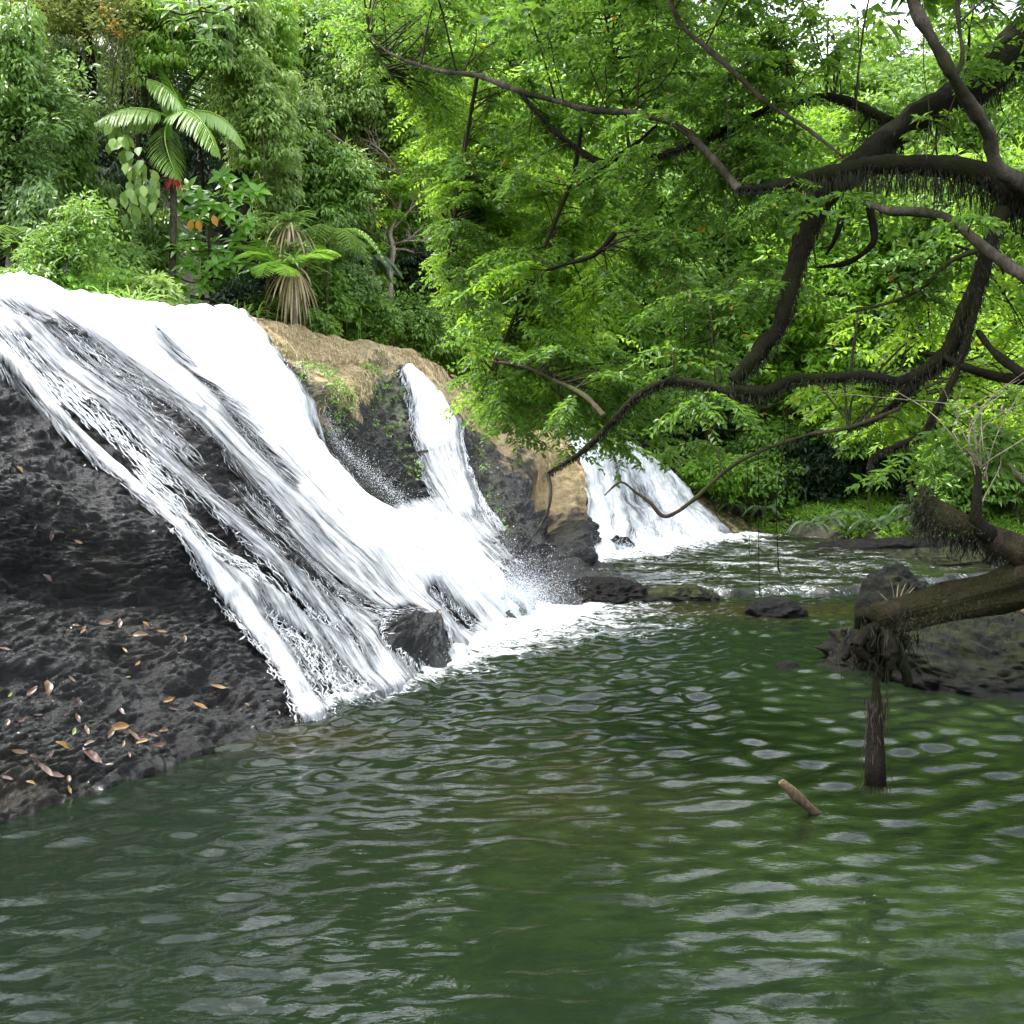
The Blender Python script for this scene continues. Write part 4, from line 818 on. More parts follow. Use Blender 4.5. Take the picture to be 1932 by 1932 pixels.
#@@RIGHT
# --- trees on the far right bank
GR = 'trees on the far right bank'
RT = [(1180, 36, [(1150, 560, 150, 180), (1120, 380, 140, 140), (1180, 720, 120, 110)], 'lime', 'bright tree directly above the far waterfall'),
      (1330, 36, [(1330, 520, 140, 170), (1300, 350, 130, 120), (1350, 680, 120, 110)], 'green', 'mid green tree right above the end of the far waterfall'),
      (1480, 35, [(1480, 480, 130, 150), (1460, 640, 120, 120), (1500, 300, 110, 110)], 'lime', 'yellow green tree behind the middle of the right bank'),
      (1620, 34, [(1620, 560, 120, 170), (1600, 740, 110, 90), (1640, 380, 110, 110)], 'lime', 'bright crowned tree behind the ferny bank'),
      (1760, 33, [(1760, 600, 120, 170), (1740, 780, 110, 90), (1780, 400, 100, 110)], 'green', 'tree behind the mossy branch stump'),
      (1900, 31, [(1900, 560, 110, 190), (1900, 780, 100, 100), (1920, 380, 100, 100)], 'lime', 'tree at the right picture edge beyond the stream'),
      (1020, 33, [(1000, 420, 150, 170), (960, 600, 130, 130), (1020, 260, 130, 120)], 'lime', 'bright tree rising behind the end of the brown ridge'),
      (860, 30, [(860, 360, 110, 160), (840, 180, 110, 120), (880, 520, 90, 110)], 'lime', 'light green tree right of the slim pale tree'),
      (1250, 39, [(1230, 120, 200, 120), (1050, 90, 160, 110), (1400, 220, 120, 90)], 'green', 'tall tree reaching the top of the picture in the middle'),
      (1700, 38, [(1650, 200, 160, 120), (1850, 200, 130, 110)], 'green', 'tall tree behind the dark leaning branches')]
for a, d_, bl, mt, lab in RT:
    tp = bl[-1]; tree('broadleaf_tree', lab, 'tree', [G(a, d_), PT(a+10, 760, d_), PT(a-10, 520, d_), PT(tp[0], tp[1], d_)], .22, bl, d_, mt, 'bark_brown', .26, .11, 520, 40, .50, droop=.5, group=GR, nl=24)
BR = [(1350, 900, 50, 30, 33.0, 'lime', 'bush at the right end of the far waterfall'), (1440, 905, 60, 40, 34, 'green', 'bush above the ferny slope'), (1560, 890, 80, 50, 34, 'dark', 'dark bush above the red leaf litter'), (1690, 880, 80, 55, 33, 'dark', 'dark bush left of the mossy stump'),
      (1820, 900, 80, 60, 31, 'green', 'bush beyond the mossy stump'), (1640, 820, 60, 40, 31.5, 'green', 'bush with drooping sprays over the bank'), (1480, 840, 80, 40, 35, 'green', 'bush behind the hanging vines'), (1920, 870, 60, 70, 30, 'green', 'bush at the right picture edge')]
for a, b, rx, ry, d_, mt, lab in BR:
    g0 = G(a, d_); c_ = PT(a, b, d_); tree('leafy_bush', lab, 'bush', [g0, (g0+c_)/2, c_], .04, [(a, b, rx, ry)], d_, mt, 'bark_brown', .2, .085, int(rx*ry/16)+40, 36, .32, droop=.6, group='bushes on the right bank', nl=8)
# ferns and herbs on the bank (ground cover)
mb = MB(); n_ = 1500; xs = R.uniform(4.5, 17, n_); ys = R.uniform(27, 35, n_); s_ = sdist(xs, ys); k = (s_ > .15) & (s_ < 4) & ((xs < 8.0) | (xs > 9.3) | (s_ > 1.0)); xs, ys = xs[k], ys[k]
zs = terrain_z(xs, ys); clumps(mb, np.stack([xs, ys, zs+.12], 1), .24, 34, .16, .05, .2); tag(mb.build('undergrowth', M['lime']), kind='stuff', label='low ferns and herbs covering the right bank above the stream', cat='undergrowth')
for k, (a, b, d_) in enumerate([(1560, 985, 30.4), (1600, 975, 30.8), (1640, 990, 29.9), (1690, 985, 29.6), (1720, 965, 29.8), (1385, 960, 33), (1440, 965, 32.4), (1750, 995, 29.2), (1530, 995, 30)]):
    lab = ['fern left of the middle of the bank', 'fern in the middle of the bank by the leaf litter', 'fern hanging over the bank edge right of the middle', 'fern low on the bank near the mossy stump', 'upright fern behind the mossy stump tip', 'fern beside the foot of the far waterfall', 'fern on the slope right of the far waterfall', 'fern at the waterline beneath the mossy stump', 'leftmost fern of the dense bank patch'][k]
    c_ = PT(a, b, d_); ferny('fern', lab, c_, c_, 9, .6, 'palmdark', 'ferns on the right bank', .25, .16, bip=False)
#@@NEAR
# --- the mossy tree that leans over the pool from the right
near_root = empty('overhanging_tree', (7.0, 5.3, -.4), 'mossy dark limbed tree leaning over the pool with a wide green canopy', 'tree')
BRN = [  # (name, material, [(px,py,d)...], [radius in px ...])
 ('limb', 'bark_dark', [(2250,-150,7.2),(2050,0,7.0),(1932,75,6.9),(1840,165,6.8),(1720,225,6.7),(1620,310,6.6),(1545,390,6.5),(1500,500,6.45),(1470,610,6.4),(1430,670,6.4),(1385,720,6.4)], [70,60,50,44,38,34,28,24,21,20,15]),
 ('limb', 'bark_dark', [(2000,380,6.2),(1932,370,6.2),(1870,335,6.25),(1780,315,6.3),(1700,310,6.3),(1620,315,6.35),(1540,335,6.4),(1460,350,6.5),(1395,358,6.6)], [46,42,34,28,24,21,19,14,9]),
 ('branch', 'bark_grey', [(1395,358,6.6),(1345,300,6.8),(1280,240,7.1),(1200,214,7.4),(1110,204,7.7),(1050,192,8),(980,170,8.2),(900,145,8.5),(820,130,8.8),(740,100,9.1),(690,60,9.4)], [9,8,7.5,7,6.5,6,5.5,5,4,3,2]),
 ('branch', 'bark_dark', [(1400,748,6.4),(1320,725,6.5),(1250,722,6.6),(1205,742,6.7),(1160,790,6.8),(1100,845,6.9),(1033,893,7)], [14,11,10,9.5,9,7.5,5]),
 ('twig', 'bark_grey', [(1033,893,7),(1038,925,7),(1035,965,7),(1010,1000,7),(988,1030,7)], [4,3.2,3,2.6,1.6]),
 ('branch', 'bark_dark', [(1385,735,6.4),(1440,735,6.4),(1490,716,6.4),(1560,712,6.3),(1640,712,6.2),(1700,716,6.2),(1745,700,6.15),(1790,655,6.1),(1820,590,6.05),(1850,520,6.0),(1868,460,6.0),(1890,400,6.1)], [17,16,13,12,13,15,18,22,20,17,17,20]),
 ('branch', 'bark_grey', [(1700,-60,5.6),(1725,20,5.6),(1760,80,5.6),(1795,140,5.6),(1835,200,5.7),(1860,250,5.8),(1880,310,5.9),(1915,345,6.0),(1990,380,6.1)], [12,11,11,12,13,13,14,19,26]),
 ('branch', 'bark_grey', [(1795,150,5.6),(1815,110,5.6),(1810,50,5.6),(1800,-40,5.6)], [7,5,4,3.5]),
 ('branch', 'bark_grey', [(1630,382,6.3),(1680,398,6.2),(1740,402,6.1),(1790,418,6),(1840,455,5.9),(1900,500,5.8),(1960,540,5.7)], [5,8,9,9,10,11,13]),
 ('branch', 'bark_dark', [(1875,430,6),(1860,500,6),(1845,560,6),(1820,640,6),(1795,710,6),(1765,770,6),(1735,815,6.05),(1690,845,6.1),(1650,862,6.2),(1640,890,6.2)], [15,14,13,10,9,9,9,8,6,4]),
 ('branch', 'bark_dark', [(2000,720,5.8),(1932,716,5.9),(1870,705,6),(1820,692,6),(1780,668,6.1),(1740,665,6.2)], [12,11,9,8,6,3]),
 ('branch', 'bark_dark', [(1990,740,5.8),(1932,710,5.8),(1880,660,5.9),(1845,625,6)], [12,10,8,5]),
 ('branch', 'bark_dark', [(1800,670,6.1),(1740,710,6.3),(1700,750,6.5),(1650,790,6.7),(1600,810,6.9)], [14,12,9,6,3]),
 ('branch', 'bark_brown', [(1450,845,6.6),(1400,868,6.6),(1350,905,6.7),(1305,945,6.7),(1255,971,6.8),(1225,950,6.8),(1200,925,6.8),(1170,912,6.8),(1140,935,6.8)], [3,3.6,3.8,4.2,4.2,3.6,3,2.6,1.5]),
 ('branch', 'bark_brown', [(1700,770,6.3),(1600,800,6.4),(1520,820,6.5),(1450,845,6.6)], [4,4,3.5,3]),
 ('branch', 'bark_grey', [(1255,-30,6.6),(1280,40,6.6),(1330,95,6.6),(1400,150,6.6),(1450,195,6.6),(1520,245,6.6),(1590,295,6.5)], [4,5,5.5,5,4.5,3.6,2.5]),
 ('branch', 'bark_dark', [(980,170,8.2),(1010,205,8.1),(1060,260,8.0),(1110,290,7.9),(1150,305,7.8),(1230,295,7.6),(1300,275,7.4),(1380,240,7.2),(1480,195,7.1),(1580,185,7),(1680,230,6.8)], [4,5,6,7,8,8,9,9,10,11,13]),
 ('branch', 'bark_dark', [(1150,305,7.8),(1120,330,7.9),(1090,350,8)], [6,4,2.5]), ('branch', 'bark_dark', [(1150,305,7.8),(1200,270,7.6),(1240,235,7.5)], [7,4,2]),
 ('branch', 'bark_dark', [(1160,440,7.6),(1120,480,7.6),(1070,500,7.7),(1030,510,7.8)], [6,5,3.5,2]),
 ('branch', 'bark_dark', [(1640,390,6.4),(1648,430,6.4),(1640,470,6.4),(1600,495,6.5),(1540,505,6.6)], [8,8,6,5,3]),
 ('branch', 'bark_dark', [(1590,400,6.4),(1575,440,6.4),(1560,480,6.5)], [6,5,3]),
 ('branch', 'bark_brown', [(1850,470,6.3),(1790,500,6.4),(1740,540,6.5),(1680,570,6.6),(1600,590,6.7)], [6,5,4,3,2]),
 ('branch', 'bark_brown', [(1350,560,7),(1340,640,7),(1360,720,6.8)], [2,3,4]),
 ('branch', 'bark_brown', [(690,60,9.4),(720,110,9.3),(740,150,9.2)], [2,2,1.2]),
 ('branch', 'bark_brown', [(1190,330,7.9),(1180,200,8),(1150,60,8.2),(1130,-30,8.3)], [3,3,2.5,2]),
 ('branch', 'bark_brown', [(1140,785,6.8),(1100,745,7.1),(1050,720,7.5),(980,690,8),(900,680,8.5)], [6,5,4,3,2]),
 ('branch', 'bark_brown', [(1100,204,7.7),(1080,330,8.2),(1020,480,8.6),(960,620,9),(900,760,9.3)], [5,4.5,4,3,2]),
 ('branch', 'bark_brown', [(900,145,8.5),(880,260,8.9),(860,400,9.2),(840,520,9.5)], [4,3.5,3,2]),
]
mb = MB(); tube(mb, [(7.0, 5.3, -.9), (6.4, 5.4, .6), (5.6, 5.6, 2.2), (5.0, 5.8, 3.8), (4.7, 6.1, 5.6), (4.9, 6.3, 7.6)], .42, .2, 22, rough=.07, freq=5, radii=[.55, .44, .36, .31, .26, .18])
for a, b, c, r_ in [((4.75, 6.1, 5.3), (4.6, 6.6, 5.5), PT(2240, -140, 7.2), .22), ((5.1, 5.8, 3.5), (4.2, 6.0, 3.9), PT(1992, 381, 6.2), .155), ((5.2, 5.7, 3.1), (3.8, 5.7, 3.1), PT(1950, 535, 5.7), .05), ((5.6, 5.6, 2.1), (4.2, 5.6, 2.1), PT(1992, 722, 5.8), .05), ((5.1, 5.8, 3.5), (4.0, 6.2, 4.0), PT(1985, 378, 6.1), .09)]:
    tube(mb, [a, b, c], r_*1.25, r_, 14, rough=.02, freq=9)
mb.build('trunk', M['bark_dark'], near_root)
nodes = []; strands_src = []
for nm, mt, pts, rad in BRN:
    mb = MB(); w_ = np.array([PT(*p) for p in pts]); rr = [r/F*p[2]*(.72 if mt == 'bark_dark' and max(rad) > 12 else .95) for r, p in zip(rad, pts)]
    w_[1:-1] += R.normal(0, .008, w_[1:-1].shape)
    tp, tr2 = tube(mb, w_, max(rr), min(rr), 10, rough=max(rr)*.22+.003, radii=rr, freq=11, seed=len(nodes))
    mb.build(nm, M[mt], near_root); nodes.append(np.concatenate([tp, tr2[:, None]], 1)); 
    if mt == 'bark_dark' and max(rad) > 12: strands_src.append((tp, tr2))
allnodes = np.concatenate([n[::2] for n in nodes])
# moss and root fibres hanging from the thick limbs
mb = MB()
for tp, tr2 in strands_src:
    n_ = int(len(tp)*42); k = R.randint(0, len(tp), n_); rr = tr2[k]; a = R.uniform(-.3, math.pi+.3, n_); 
    p0 = tp[k]+np.stack([np.cos(a)*rr*.9, R.normal(0, .5, n_)*rr, -np.abs(np.sin(a))*rr*.8], 1)+R.normal(0, .006, (n_, 3))
    ax = norm(np.stack([R.normal(0, .3, n_), R.normal(0, .3, n_), -1+0*a], 1)); thick = np.clip(rr/.06, .3, 1.6)
    leaves(mb, p0, ax, rdir(n_), (.02+.10*R.rand(n_)**2.5)*thick, .007, None, fold=.02, curl=.1)
mb.build('moss_strands', M['moss_strand'], near_root)
mb = MB()
for (a0, a1, yy_, n_) in [((1540, 1932, 335, 1)[0], 1932, 345, 900)]:
    xs = R.uniform(1530, 1980, n_); y_ = np.interp(xs, [1540, 1620, 1700, 1780, 1870, 1932], [345, 330, 330, 335, 355, 395]); l_ = .05+.16*R.rand(n_)**1.8*np.interp(xs, [1530, 1750, 1930], [.6, 1, 1.5])
    p0 = P(xs, y_, 6.28)+R.normal(0, .03, (n_, 3)); leaves(mb, p0, norm(np.stack([R.normal(0, .12, n_), R.normal(0, .12, n_), -1+0*xs], 1)), rdir(n_), l_, .006, None, fold=.02, curl=.05)
mb.build('hanging_moss', M['moss_strand'], near_root)
# leafy sprays
def inpoly(px, py, poly):
    c = np.zeros(px.shape, bool); n = len(poly); j = n-1
    for i in range(n):
        xi, yi = poly[i]; xj, yj = poly[j]
        c ^= ((yi > py) != (yj > py)) & (px < (xj-xi)*(py-yi)/(yj-yi+1e-9)+xi); j = i
    return c
def region(poly, n, dfun):
    a = np.array(poly, float); out = []
    while len(out) < n:
        px_ = R.uniform(a[:, 0].min(), a[:, 0].max(), n); py_ = R.uniform(a[:, 1].min(), a[:, 1].max(), n); k = inpoly(px_, py_, poly)
        out += list(zip(px_[k], py_[k]))
    out = np.array(out[:n]); return out[:, 0], out[:, 1], dfun(out[:, 0], out[:, 1])+R.normal(0, .55, n)
def sprays(ml, mt_, P0, dirs, length, pairs, L, W, rows=2, tw=.0025, tpal=None):
    """flat pinnate sprays: a drooping twig with leaves left and right"""
    n = len(P0); dirs = norm(dirs); side = norm(np.cross(dirs, [0, 0, 1.])); ln = np.broadcast_to(length, (n,))
    s = (np.arange(pairs)+.6)/pairs
    Pn = P0[:, None]+dirs[:, None]*(s[None, :, None]*ln[:, None, None])+np.array([0, 0, -1.])*(.28*ln[:, None, None]*(s**2)[None, :, None])
    T = dirs[:, None]+np.array([0, 0, -1.])*(.56*s)[None, :, None]
    base_t = (R.rand(n) if tpal is None else tpal)[:, None]
    for sg in (-1, 1):
        ax = norm(side[:, None]*sg+T*.55+R.normal(0, .42, Pn.shape)+np.array([0, 0, -.22])).reshape(-1, 3); nr = norm(np.array([0, 0, 1.])+R.normal(0, .5, (n*pairs, 3)))
        ti = np.clip(base_t*.6+.4*R.rand(n, pairs), 0, .965).ravel(); ti[R.rand(len(ti)) > .9965] = 1
        leaves(ml, (Pn+side[:, None]*sg*.004).reshape(-1, 3), ax, nr, (L*(.75+.5*R.rand(n*pairs))*np.tile(.65+.5*np.sin(np.pi*s), n)), W, ti, curl=.15)
    e = P0+dirs*ln[:, None]+np.array([0, 0, -.28])*ln[:, None]; mid = P0+dirs*ln[:, None]*.5+np.array([0, 0, -.07])*ln[:, None]
    for a, b, c in zip(P0[::2], mid[::2], e[::2]): tube(mt_, np.stack([a, b, c]), tw, tw*.4, 3, dense=False)
def foliage(name, poly, nb, dfun, per, slen, pairs, L, W, mat, seed, keep=None):
    R.seed(seed); px_, py_, d_ = region(poly, nb, dfun)
    if keep is not None: k = keep(px_, py_); px_, py_, d_ = px_[k], py_[k], d_[k]
    E = P(px_, py_, d_); ml, mt_ = MB(), MB(); S0 = []; SD = []
    for e in E:
        dd = np.linalg.norm(allnodes[:, :3]-e, axis=1); j = np.argmin(dd+R.rand(len(dd))*.35); a = allnodes[j, :3]
        v = e-a; l = np.linalg.norm(v)
        if l > 1.9: a = e-v/l*1.9+np.array([0, 0, .25]); v = e-a; l = 1.9
        pts = np.array([a, a+v*.35+np.array([0, 0, .10*l])+R.normal(0, .05, 3)*l, a+v*.7+np.array([0, 0, .10*l])+R.normal(0, .04, 3)*l, e])
        tp, _ = tube(mt_, pts, min(.010, .004+l*.004), .002, 4)
        T = norm(np.gradient(tp, axis=0)); q = (len(tp)*R.uniform(.30, 1, per)).astype(int).clip(0, len(tp)-1)
        sd = norm(np.cross(T[q], [0, 0, 1.]))*np.where(np.arange(per) % 2, 1, -1)[:, None]+T[q]*R.uniform(.3, 1.2, (per, 1))+R.normal(0, .25, (per, 3)); sd[:, 2] = sd[:, 2]*.35-.12
        S0.append(tp[q]); SD.append(sd)
    sprays(ml, mt_, np.concatenate(S0), np.concatenate(SD), slen*(.6+.7*R.rand(len(E)*per)), pairs, L, W)
    f = ml.build(name, M[mat], near_root); mt_.build('twigs', M['bark_brown'], near_root); return f
dA = lambda x, y: np.interp(x, [600, 900, 1200, 1500, 2000], [10.0, 9.2, 7.9, 7.0, 6.4])
polyA = [(600,-120),(700,-120),(1000,-150),(1350,-120),(1500,60),(1480,330),(1420,560),(1380,800),(1290,880),(1180,900),(1040,860),(940,830),(885,780),(870,650),(845,560),(820,420),(800,300),(760,170),(680,120),(600,40)]
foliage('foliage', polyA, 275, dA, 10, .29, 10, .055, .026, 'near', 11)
polyB = [(830,180),(1000,240),(1160,420),(1150,700),(1200,850),(1050,840),(930,810),(880,760),(865,650),(840,520),(830,380)]
foliage('foliage', polyB, 175, lambda x, y: dA(x, y)+.8, 11, .29, 10, .057, .027, 'lime', 12)
polyC = [(1350,-120),(2100,-120),(2100,700),(1950,640),(1800,560),(1650,620),(1500,700),(1380,840),(1300,860),(1350,700),(1400,500),(1380,300)]
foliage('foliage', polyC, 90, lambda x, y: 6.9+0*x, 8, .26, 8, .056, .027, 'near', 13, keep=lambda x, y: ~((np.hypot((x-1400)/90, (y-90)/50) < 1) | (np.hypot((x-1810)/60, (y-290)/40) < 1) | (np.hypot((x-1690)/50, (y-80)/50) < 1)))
polyD = [(1600,640),(2100,600),(2100,980),(1930,900),(1850,820),(1700,860),(1600,900),(1560,800)]
foliage('foliage', polyD, 45, lambda x, y: 8.2+0*x, 9, .28, 8, .066, .031, 'lime', 14)
# canopy overhead, outside the top of the picture (shades the pool, seen mirrored in it)
polyE = [(700,-900),(2600,-900),(2600,-60),(620,-60)]
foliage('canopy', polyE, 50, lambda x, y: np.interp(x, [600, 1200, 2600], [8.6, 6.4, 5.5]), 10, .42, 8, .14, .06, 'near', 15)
# thin hanging lines
for a, y0, y1, d_, r_, lab in [(1466, 640, 1075, 6.4, .0035, 'thin dark aerial root hanging low over the stream'), (1430, 800, 1120, 7.2, .0025, 'very thin aerial root left of the dark one with a knot at its end'), (1411, 880, 1045, 7.0, .002, 'short thread like root above the rapids'),
        (1618, 20, 280, 6.0, .0035, 'pale straight liana in front of the big limb'), (1370, 100, 560, 6.6, .002, 'thread like liana in the middle of the canopy'), (1745, 0, 300, 5.6, .003, 'liana beside the pale grey branch'), (1290, 560, 860, 6.8, .002, 'thread like root over the low branch')]:
    o_ = MB(); p0, p1 = PT(a, y0, d_), PT(a+3, y1, d_); tube(o_, [p0, p0*.6+p1*.4+R.normal(0, .012, 3), p0*.3+p1*.7+R.normal(0, .012, 3), p1], r_, r_*.8, 5)
    if y1 > 1000: tube(o_, [p1+np.array([-.004, 0, .05]), p1, p1+np.array([.015, 0, -.02])], r_*1.8, r_, 5)
    tag(o_.build('aerial_root', M['bark_grey' if y0 < 400 else 'bark_dark']), lab, 'hanging root', 'thin roots and lianas hanging from the leaning tree')
#@@FALLEN
# --- broken mossy trunk reaching in from the right
root = empty('fallen_tree', PT(3200, 1100, 4.9), 'mossy fallen trunk with a broken limb and dangling root clump at its tip', 'fallen tree')
def T_(name, pts, rad, mat, sides=30, rough=.34, fr=10):
    mb = MB(); tube(mb, [PT(*p) for p in pts], 1, .1, sides, rough=max(rad)/F*5.8*rough, radii=[r/F*p[2] for r, p in zip(rad, pts)], freq=fr); return mb.build(name, M[mat], root)
T_('trunk', [(3300,960,4.9),(2800,985,5.0),(2450,1010,5.15),(2250,1035,5.3),(2100,1060,5.4),(1985,1085,5.5),(1930,1100,5.6),(1850,1120,5.7),(1770,1142,5.8),(1700,1165,5.9),(1662,1180,5.95)], [90,82,72,60,54,48,42,36,32,31,31], 'log')
T_('broken_limb', [(2100,1120,5.4),(1990,1075,5.5),(1925,1042,5.55),(1880,1015,5.6),(1830,1000,5.7),(1780,975,5.75),(1745,955,5.8)], [42,34,27,20,19,24,20], 'log', rough=.32)
T_('side_branch', [(1868,1015,5.6),(1850,990,5.6),(1840,965,5.6),(1848,900,5.6),(1842,880,5.6)], [20,15,10,6,3], 'bark_dark', 8)
mb = MB()
for k in range(34):
    v = R.normal(0, 1, 3); c_ = PT(1664+R.normal(0, 26), 1198+R.normal(0, 28), 5.95+R.normal(0, .07)); tube(mb, [PT(1665, 1170, 5.95), c_, c_+np.array([R.normal(0, .05), R.normal(0, .05), -.05-.06*R.rand()])], .045, .02, 7, rough=.012, freq=18)
mb.build('root_clump', M['bark_dark'], root)
mb = MB(); n_ = 800; c_ = P(1665+R.normal(0, 32, n_), 1195+R.normal(0, 26, n_), 5.93+R.normal(0, .09, n_)); leaves(mb, c_, norm(R.normal(0, .35, (n_, 3))+[0, 0, -1.]), rdir(n_), .02+.13*R.rand(n_)**3, .0045, None, fold=.02, curl=.3)
n_ = 900; s_ = R.rand(n_); c_ = P(1735+s_*170+R.normal(0, 8, n_), 985+s_*48+R.normal(0, 14, n_), 5.75+R.normal(0, .04, n_)); leaves(mb, c_, norm(R.normal(0, .3, (n_, 3))+[0, 0, -1.]), rdir(n_), .02+.11*R.rand(n_)**2.5, .0045, None, fold=.02, curl=.2)
n_ = 900; c_ = P(1745+R.normal(0, 14, n_), 957+R.normal(0, 20, n_), 5.8+R.normal(0, .07, n_)); leaves(mb, c_, norm(R.normal(0, .5, (n_, 3))+[-.3, 0, -.8]), rdir(n_), .02+.09*R.rand(n_)**2.5, .005, None, fold=.02, curl=.3)
for (x0, y0, x1, y1, dd_, sp, n_) in [(1690, 1185, 1990, 1110, 5.65, 26, 800), (1760, 975, 1990, 1060, 5.62, 22, 900)]:
    s_ = R.rand(n_); c_ = P(x0+(x1-x0)*s_, y0+(y1-y0)*s_+R.normal(0, sp*.6, n_), dd_+R.normal(0, .05, n_)); leaves(mb, c_, norm(R.normal(0, .5, (n_, 3))+[0, 0, -.7]), rdir(n_), .01+.035*R.rand(n_)**2.5, .005, None, fold=.02, curl=.2)
mb.build('root_fibres', M['moss_strand'], root)
mb = MB(); blades(mb, PT(1690, 1155, 5.9), 12, .20, .0035, up=1.0, droop=.2, az=R.normal(.5, .6, 12), tint=(.2, .9)); mb.build('dry_grass', M['straw'], root)
mb = MB()
for k in range(13): 
    b0 = PT(1850+R.normal(0, 8), 900+R.normal(0, 20), 5.65); tube(mb, [b0, b0+np.array([R.normal(0, .1), R.normal(0, .1), .25]), b0+np.array([R.normal(0, .28), R.normal(0, .2), .38+.2*R.rand()])], .004, .0015, 4)
mb.build('shoot', M['bark_pale'], root)
mb = MB(); n_ = 26; P0 = blobpts([(1860, 820, 70, 40), (1700, 880, 40, 30), (1900, 860, 40, 30)], 46, 5.9); d_ = R.normal(0, 1, (46, 3)); d_[:, 2] = -.2; mt_ = MB(); sprays(mb, mt_, P0, d_, .22, 7, .07, .03); mb.build('leaves', M['near'], root); mt_.build('shoots', M['bark_brown'], root)
mb = MB()
for k in range(9):   # dangling roots
    a = 1655+R.normal(0, 30) if k else 1655; y1 = 1270+90*R.rand(); p0, p1 = PT(a, 1215, 5.93), PT(a+R.normal(0, 6), y1, 5.93); tube(mb, [p0, (p0+p1)/2+R.normal(0, .012, 3), p1], .004, .002, 4)
mb.build('dangling_root', M['bark_brown'], root)
T_('hanging_stub', [(1656,1215,5.93),(1654,1290,5.92),(1653,1330,5.9),(1652,1380,5.88),(1652,1430,5.86),(1654,1482,5.84)], [5,6,13,14,17,20], 'bark_dark', 10, .5, 22)
mb = MB(); n_ = 420; s_ = R.rand(n_); c_ = P(1653+R.normal(0, 11, n_), 1310+170*s_, 5.88+R.normal(0, .03, n_)); leaves(mb, c_, norm(R.normal(0, .12, (n_, 3))+[0, 0, -1.]), rdir(n_), .04+.06*R.rand(n_), .006, None, fold=.02, curl=.2)
mb.build('fibres', M['twig'], root)
# pale driftwood and standing dead branches on the right
def stick(name, label, cat, pts, rad, mat, sides=8, group=None, rough=.2):
    mb = MB(); tube(mb, [PT(*p) for p in pts], 1, .1, sides, rough=max(rad)/F*pts[0][2]*rough, radii=[r/F*p[2] for r, p in zip(rad, pts)], freq=14); return tag(mb.build(name, M[mat]), label, cat, group)
stick('driftwood', 'pale driftwood log lying on the right bank rock behind the fallen trunk', 'driftwood', [(1885,1135,12.2),(1930,1148,12),(2000,1165,11.8),(2100,1190,11.6)], [10,14,15,15], 'driftwood')
stick('floating_branch', 'cut branch sticking up out of the pool at a slant', 'branch', [(1476,1476,6.35),(1500,1500,6.4),(1524,1520,6.45),(1548,1541,6.5),(1580,1575,6.55),(1600,1600,6.6)], [7.5,9.5,9,9.5,8,6], 'stick', 14, rough=.6)
stick('dead_branch', 'pale dead branch standing upright at the right picture edge', 'branch', [(1960,920,8),(1900,885,8),(1888,850,8),(1885,800,8),(1895,760,8)], [9,8,9,6,3], 'bark_pale')
stick('dead_branch', 'thin pale side branch reaching left beside the upright dead branch', 'branch', [(1888,845,8),(1865,855,8),(1845,872,8)], [5,4,3], 'bark_pale')
# --- loose rocks
def rock(name, label, px, py, d, rx, ry, rz, seed, mat='dull_rock', grn=0, amp=.35, zoff=0, cat='rock', group=None, rot=0):
    n1_, n2_ = 260, 150; u = np.linspace(0, 2*np.pi, n1_); v = np.linspace(.02, np.pi-.02, n2_); U, V = np.meshgrid(u, v, indexing='ij')
    S = np.stack([np.cos(U)*np.sin(V), np.sin(U)*np.sin(V), np.cos(V)], -1); rr = 1+amp*fbm(S*1.3+seed, 4, ridged=True)*.6+amp*.5*fbm(S*.9+seed*2, 2); Q = S*rr[..., None]*np.array([rx, ry, rz])
    Q[..., 2] += .06*rz*fbm(Q*5/np.mean([rx, ry])+seed, 3, ridged=True)
    Q = Q+S*(.17*fbm(Q*np.array([2.6, 2.6, 5])+seed, 5, ridged=True)*min(1, rx/.8))[..., None]
    if rot: c, s = math.cos(rot), math.sin(rot); Q = Q @ np.array([[c, s, 0], [-s, c, 0], [0, 0, 1]])
    c_ = PT(px, py, d); c_[2] = zoff; o_ = link(name, mesh(name, Q, grid_faces(n1_, n2_), M[mat], attrs=dict(brown=np.zeros(U.shape), green=np.full(U.shape, grn)*sstep(.1, .6, S[..., 2]), pale=np.zeros(U.shape), soil=np.zeros(U.shape)))); o_.location = tuple(c_); return tag(o_, label, cat, group)
d_ = D0(1850, 1260, .1); rock('bank_rock', 'wide low craggy rock bank with moss on the right side of the pool', 1905, 1250, 11.6, 1.6, 1.5, .42, 3, grn=.28, zoff=-.08, amp=.6)
rock('bank_rock', 'dark upper block of the right rock bank beside the driftwood', 1915, 1190, 13.2, .9, .7, .40, 8, grn=.1, zoff=.06, amp=.6)
rock('bank_rock', 'low tongue of rock running left from the rock bank under the root clump', 1775, 1200, 12.6, .8, .7, .2, 5, zoff=0, amp=.6)
rock('boulder', 'dark boulder behind the tip of the fallen trunk', 1688, 1120, 13.2, .36, .4, .52, 12, zoff=.30, grn=.2)
rock('boulder', 'dark mass of rock below the tip of the fallen trunk', 1680, 1215, 11.5, .42, .3, .34, 15, zoff=.05)
rock('boulder', 'small flat wet boulder in the middle of the stream', 1462, 1150, D0(1462, 1160), .36, .3, .16, 21, zoff=.02)
rock('boulder', 'dark stone tip breaking the rippled water in the middle of the pool', 1488, 1253, D0(1488, 1258), .10, .07, .06, 22, zoff=-.01)
rock('ledge_rock', 'flat mossy ledge stone at the lip of the stream left of the middle', 1275, 1126, D0(1275, 1130), .62, .3, .13, 23, grn=.7, zoff=.0)
rock('ledge_rock', 'flat dark ledge stone at the foot of the crags', 1130, 1120, D0(1130, 1130), .8, .6, .2, 24, zoff=.0)
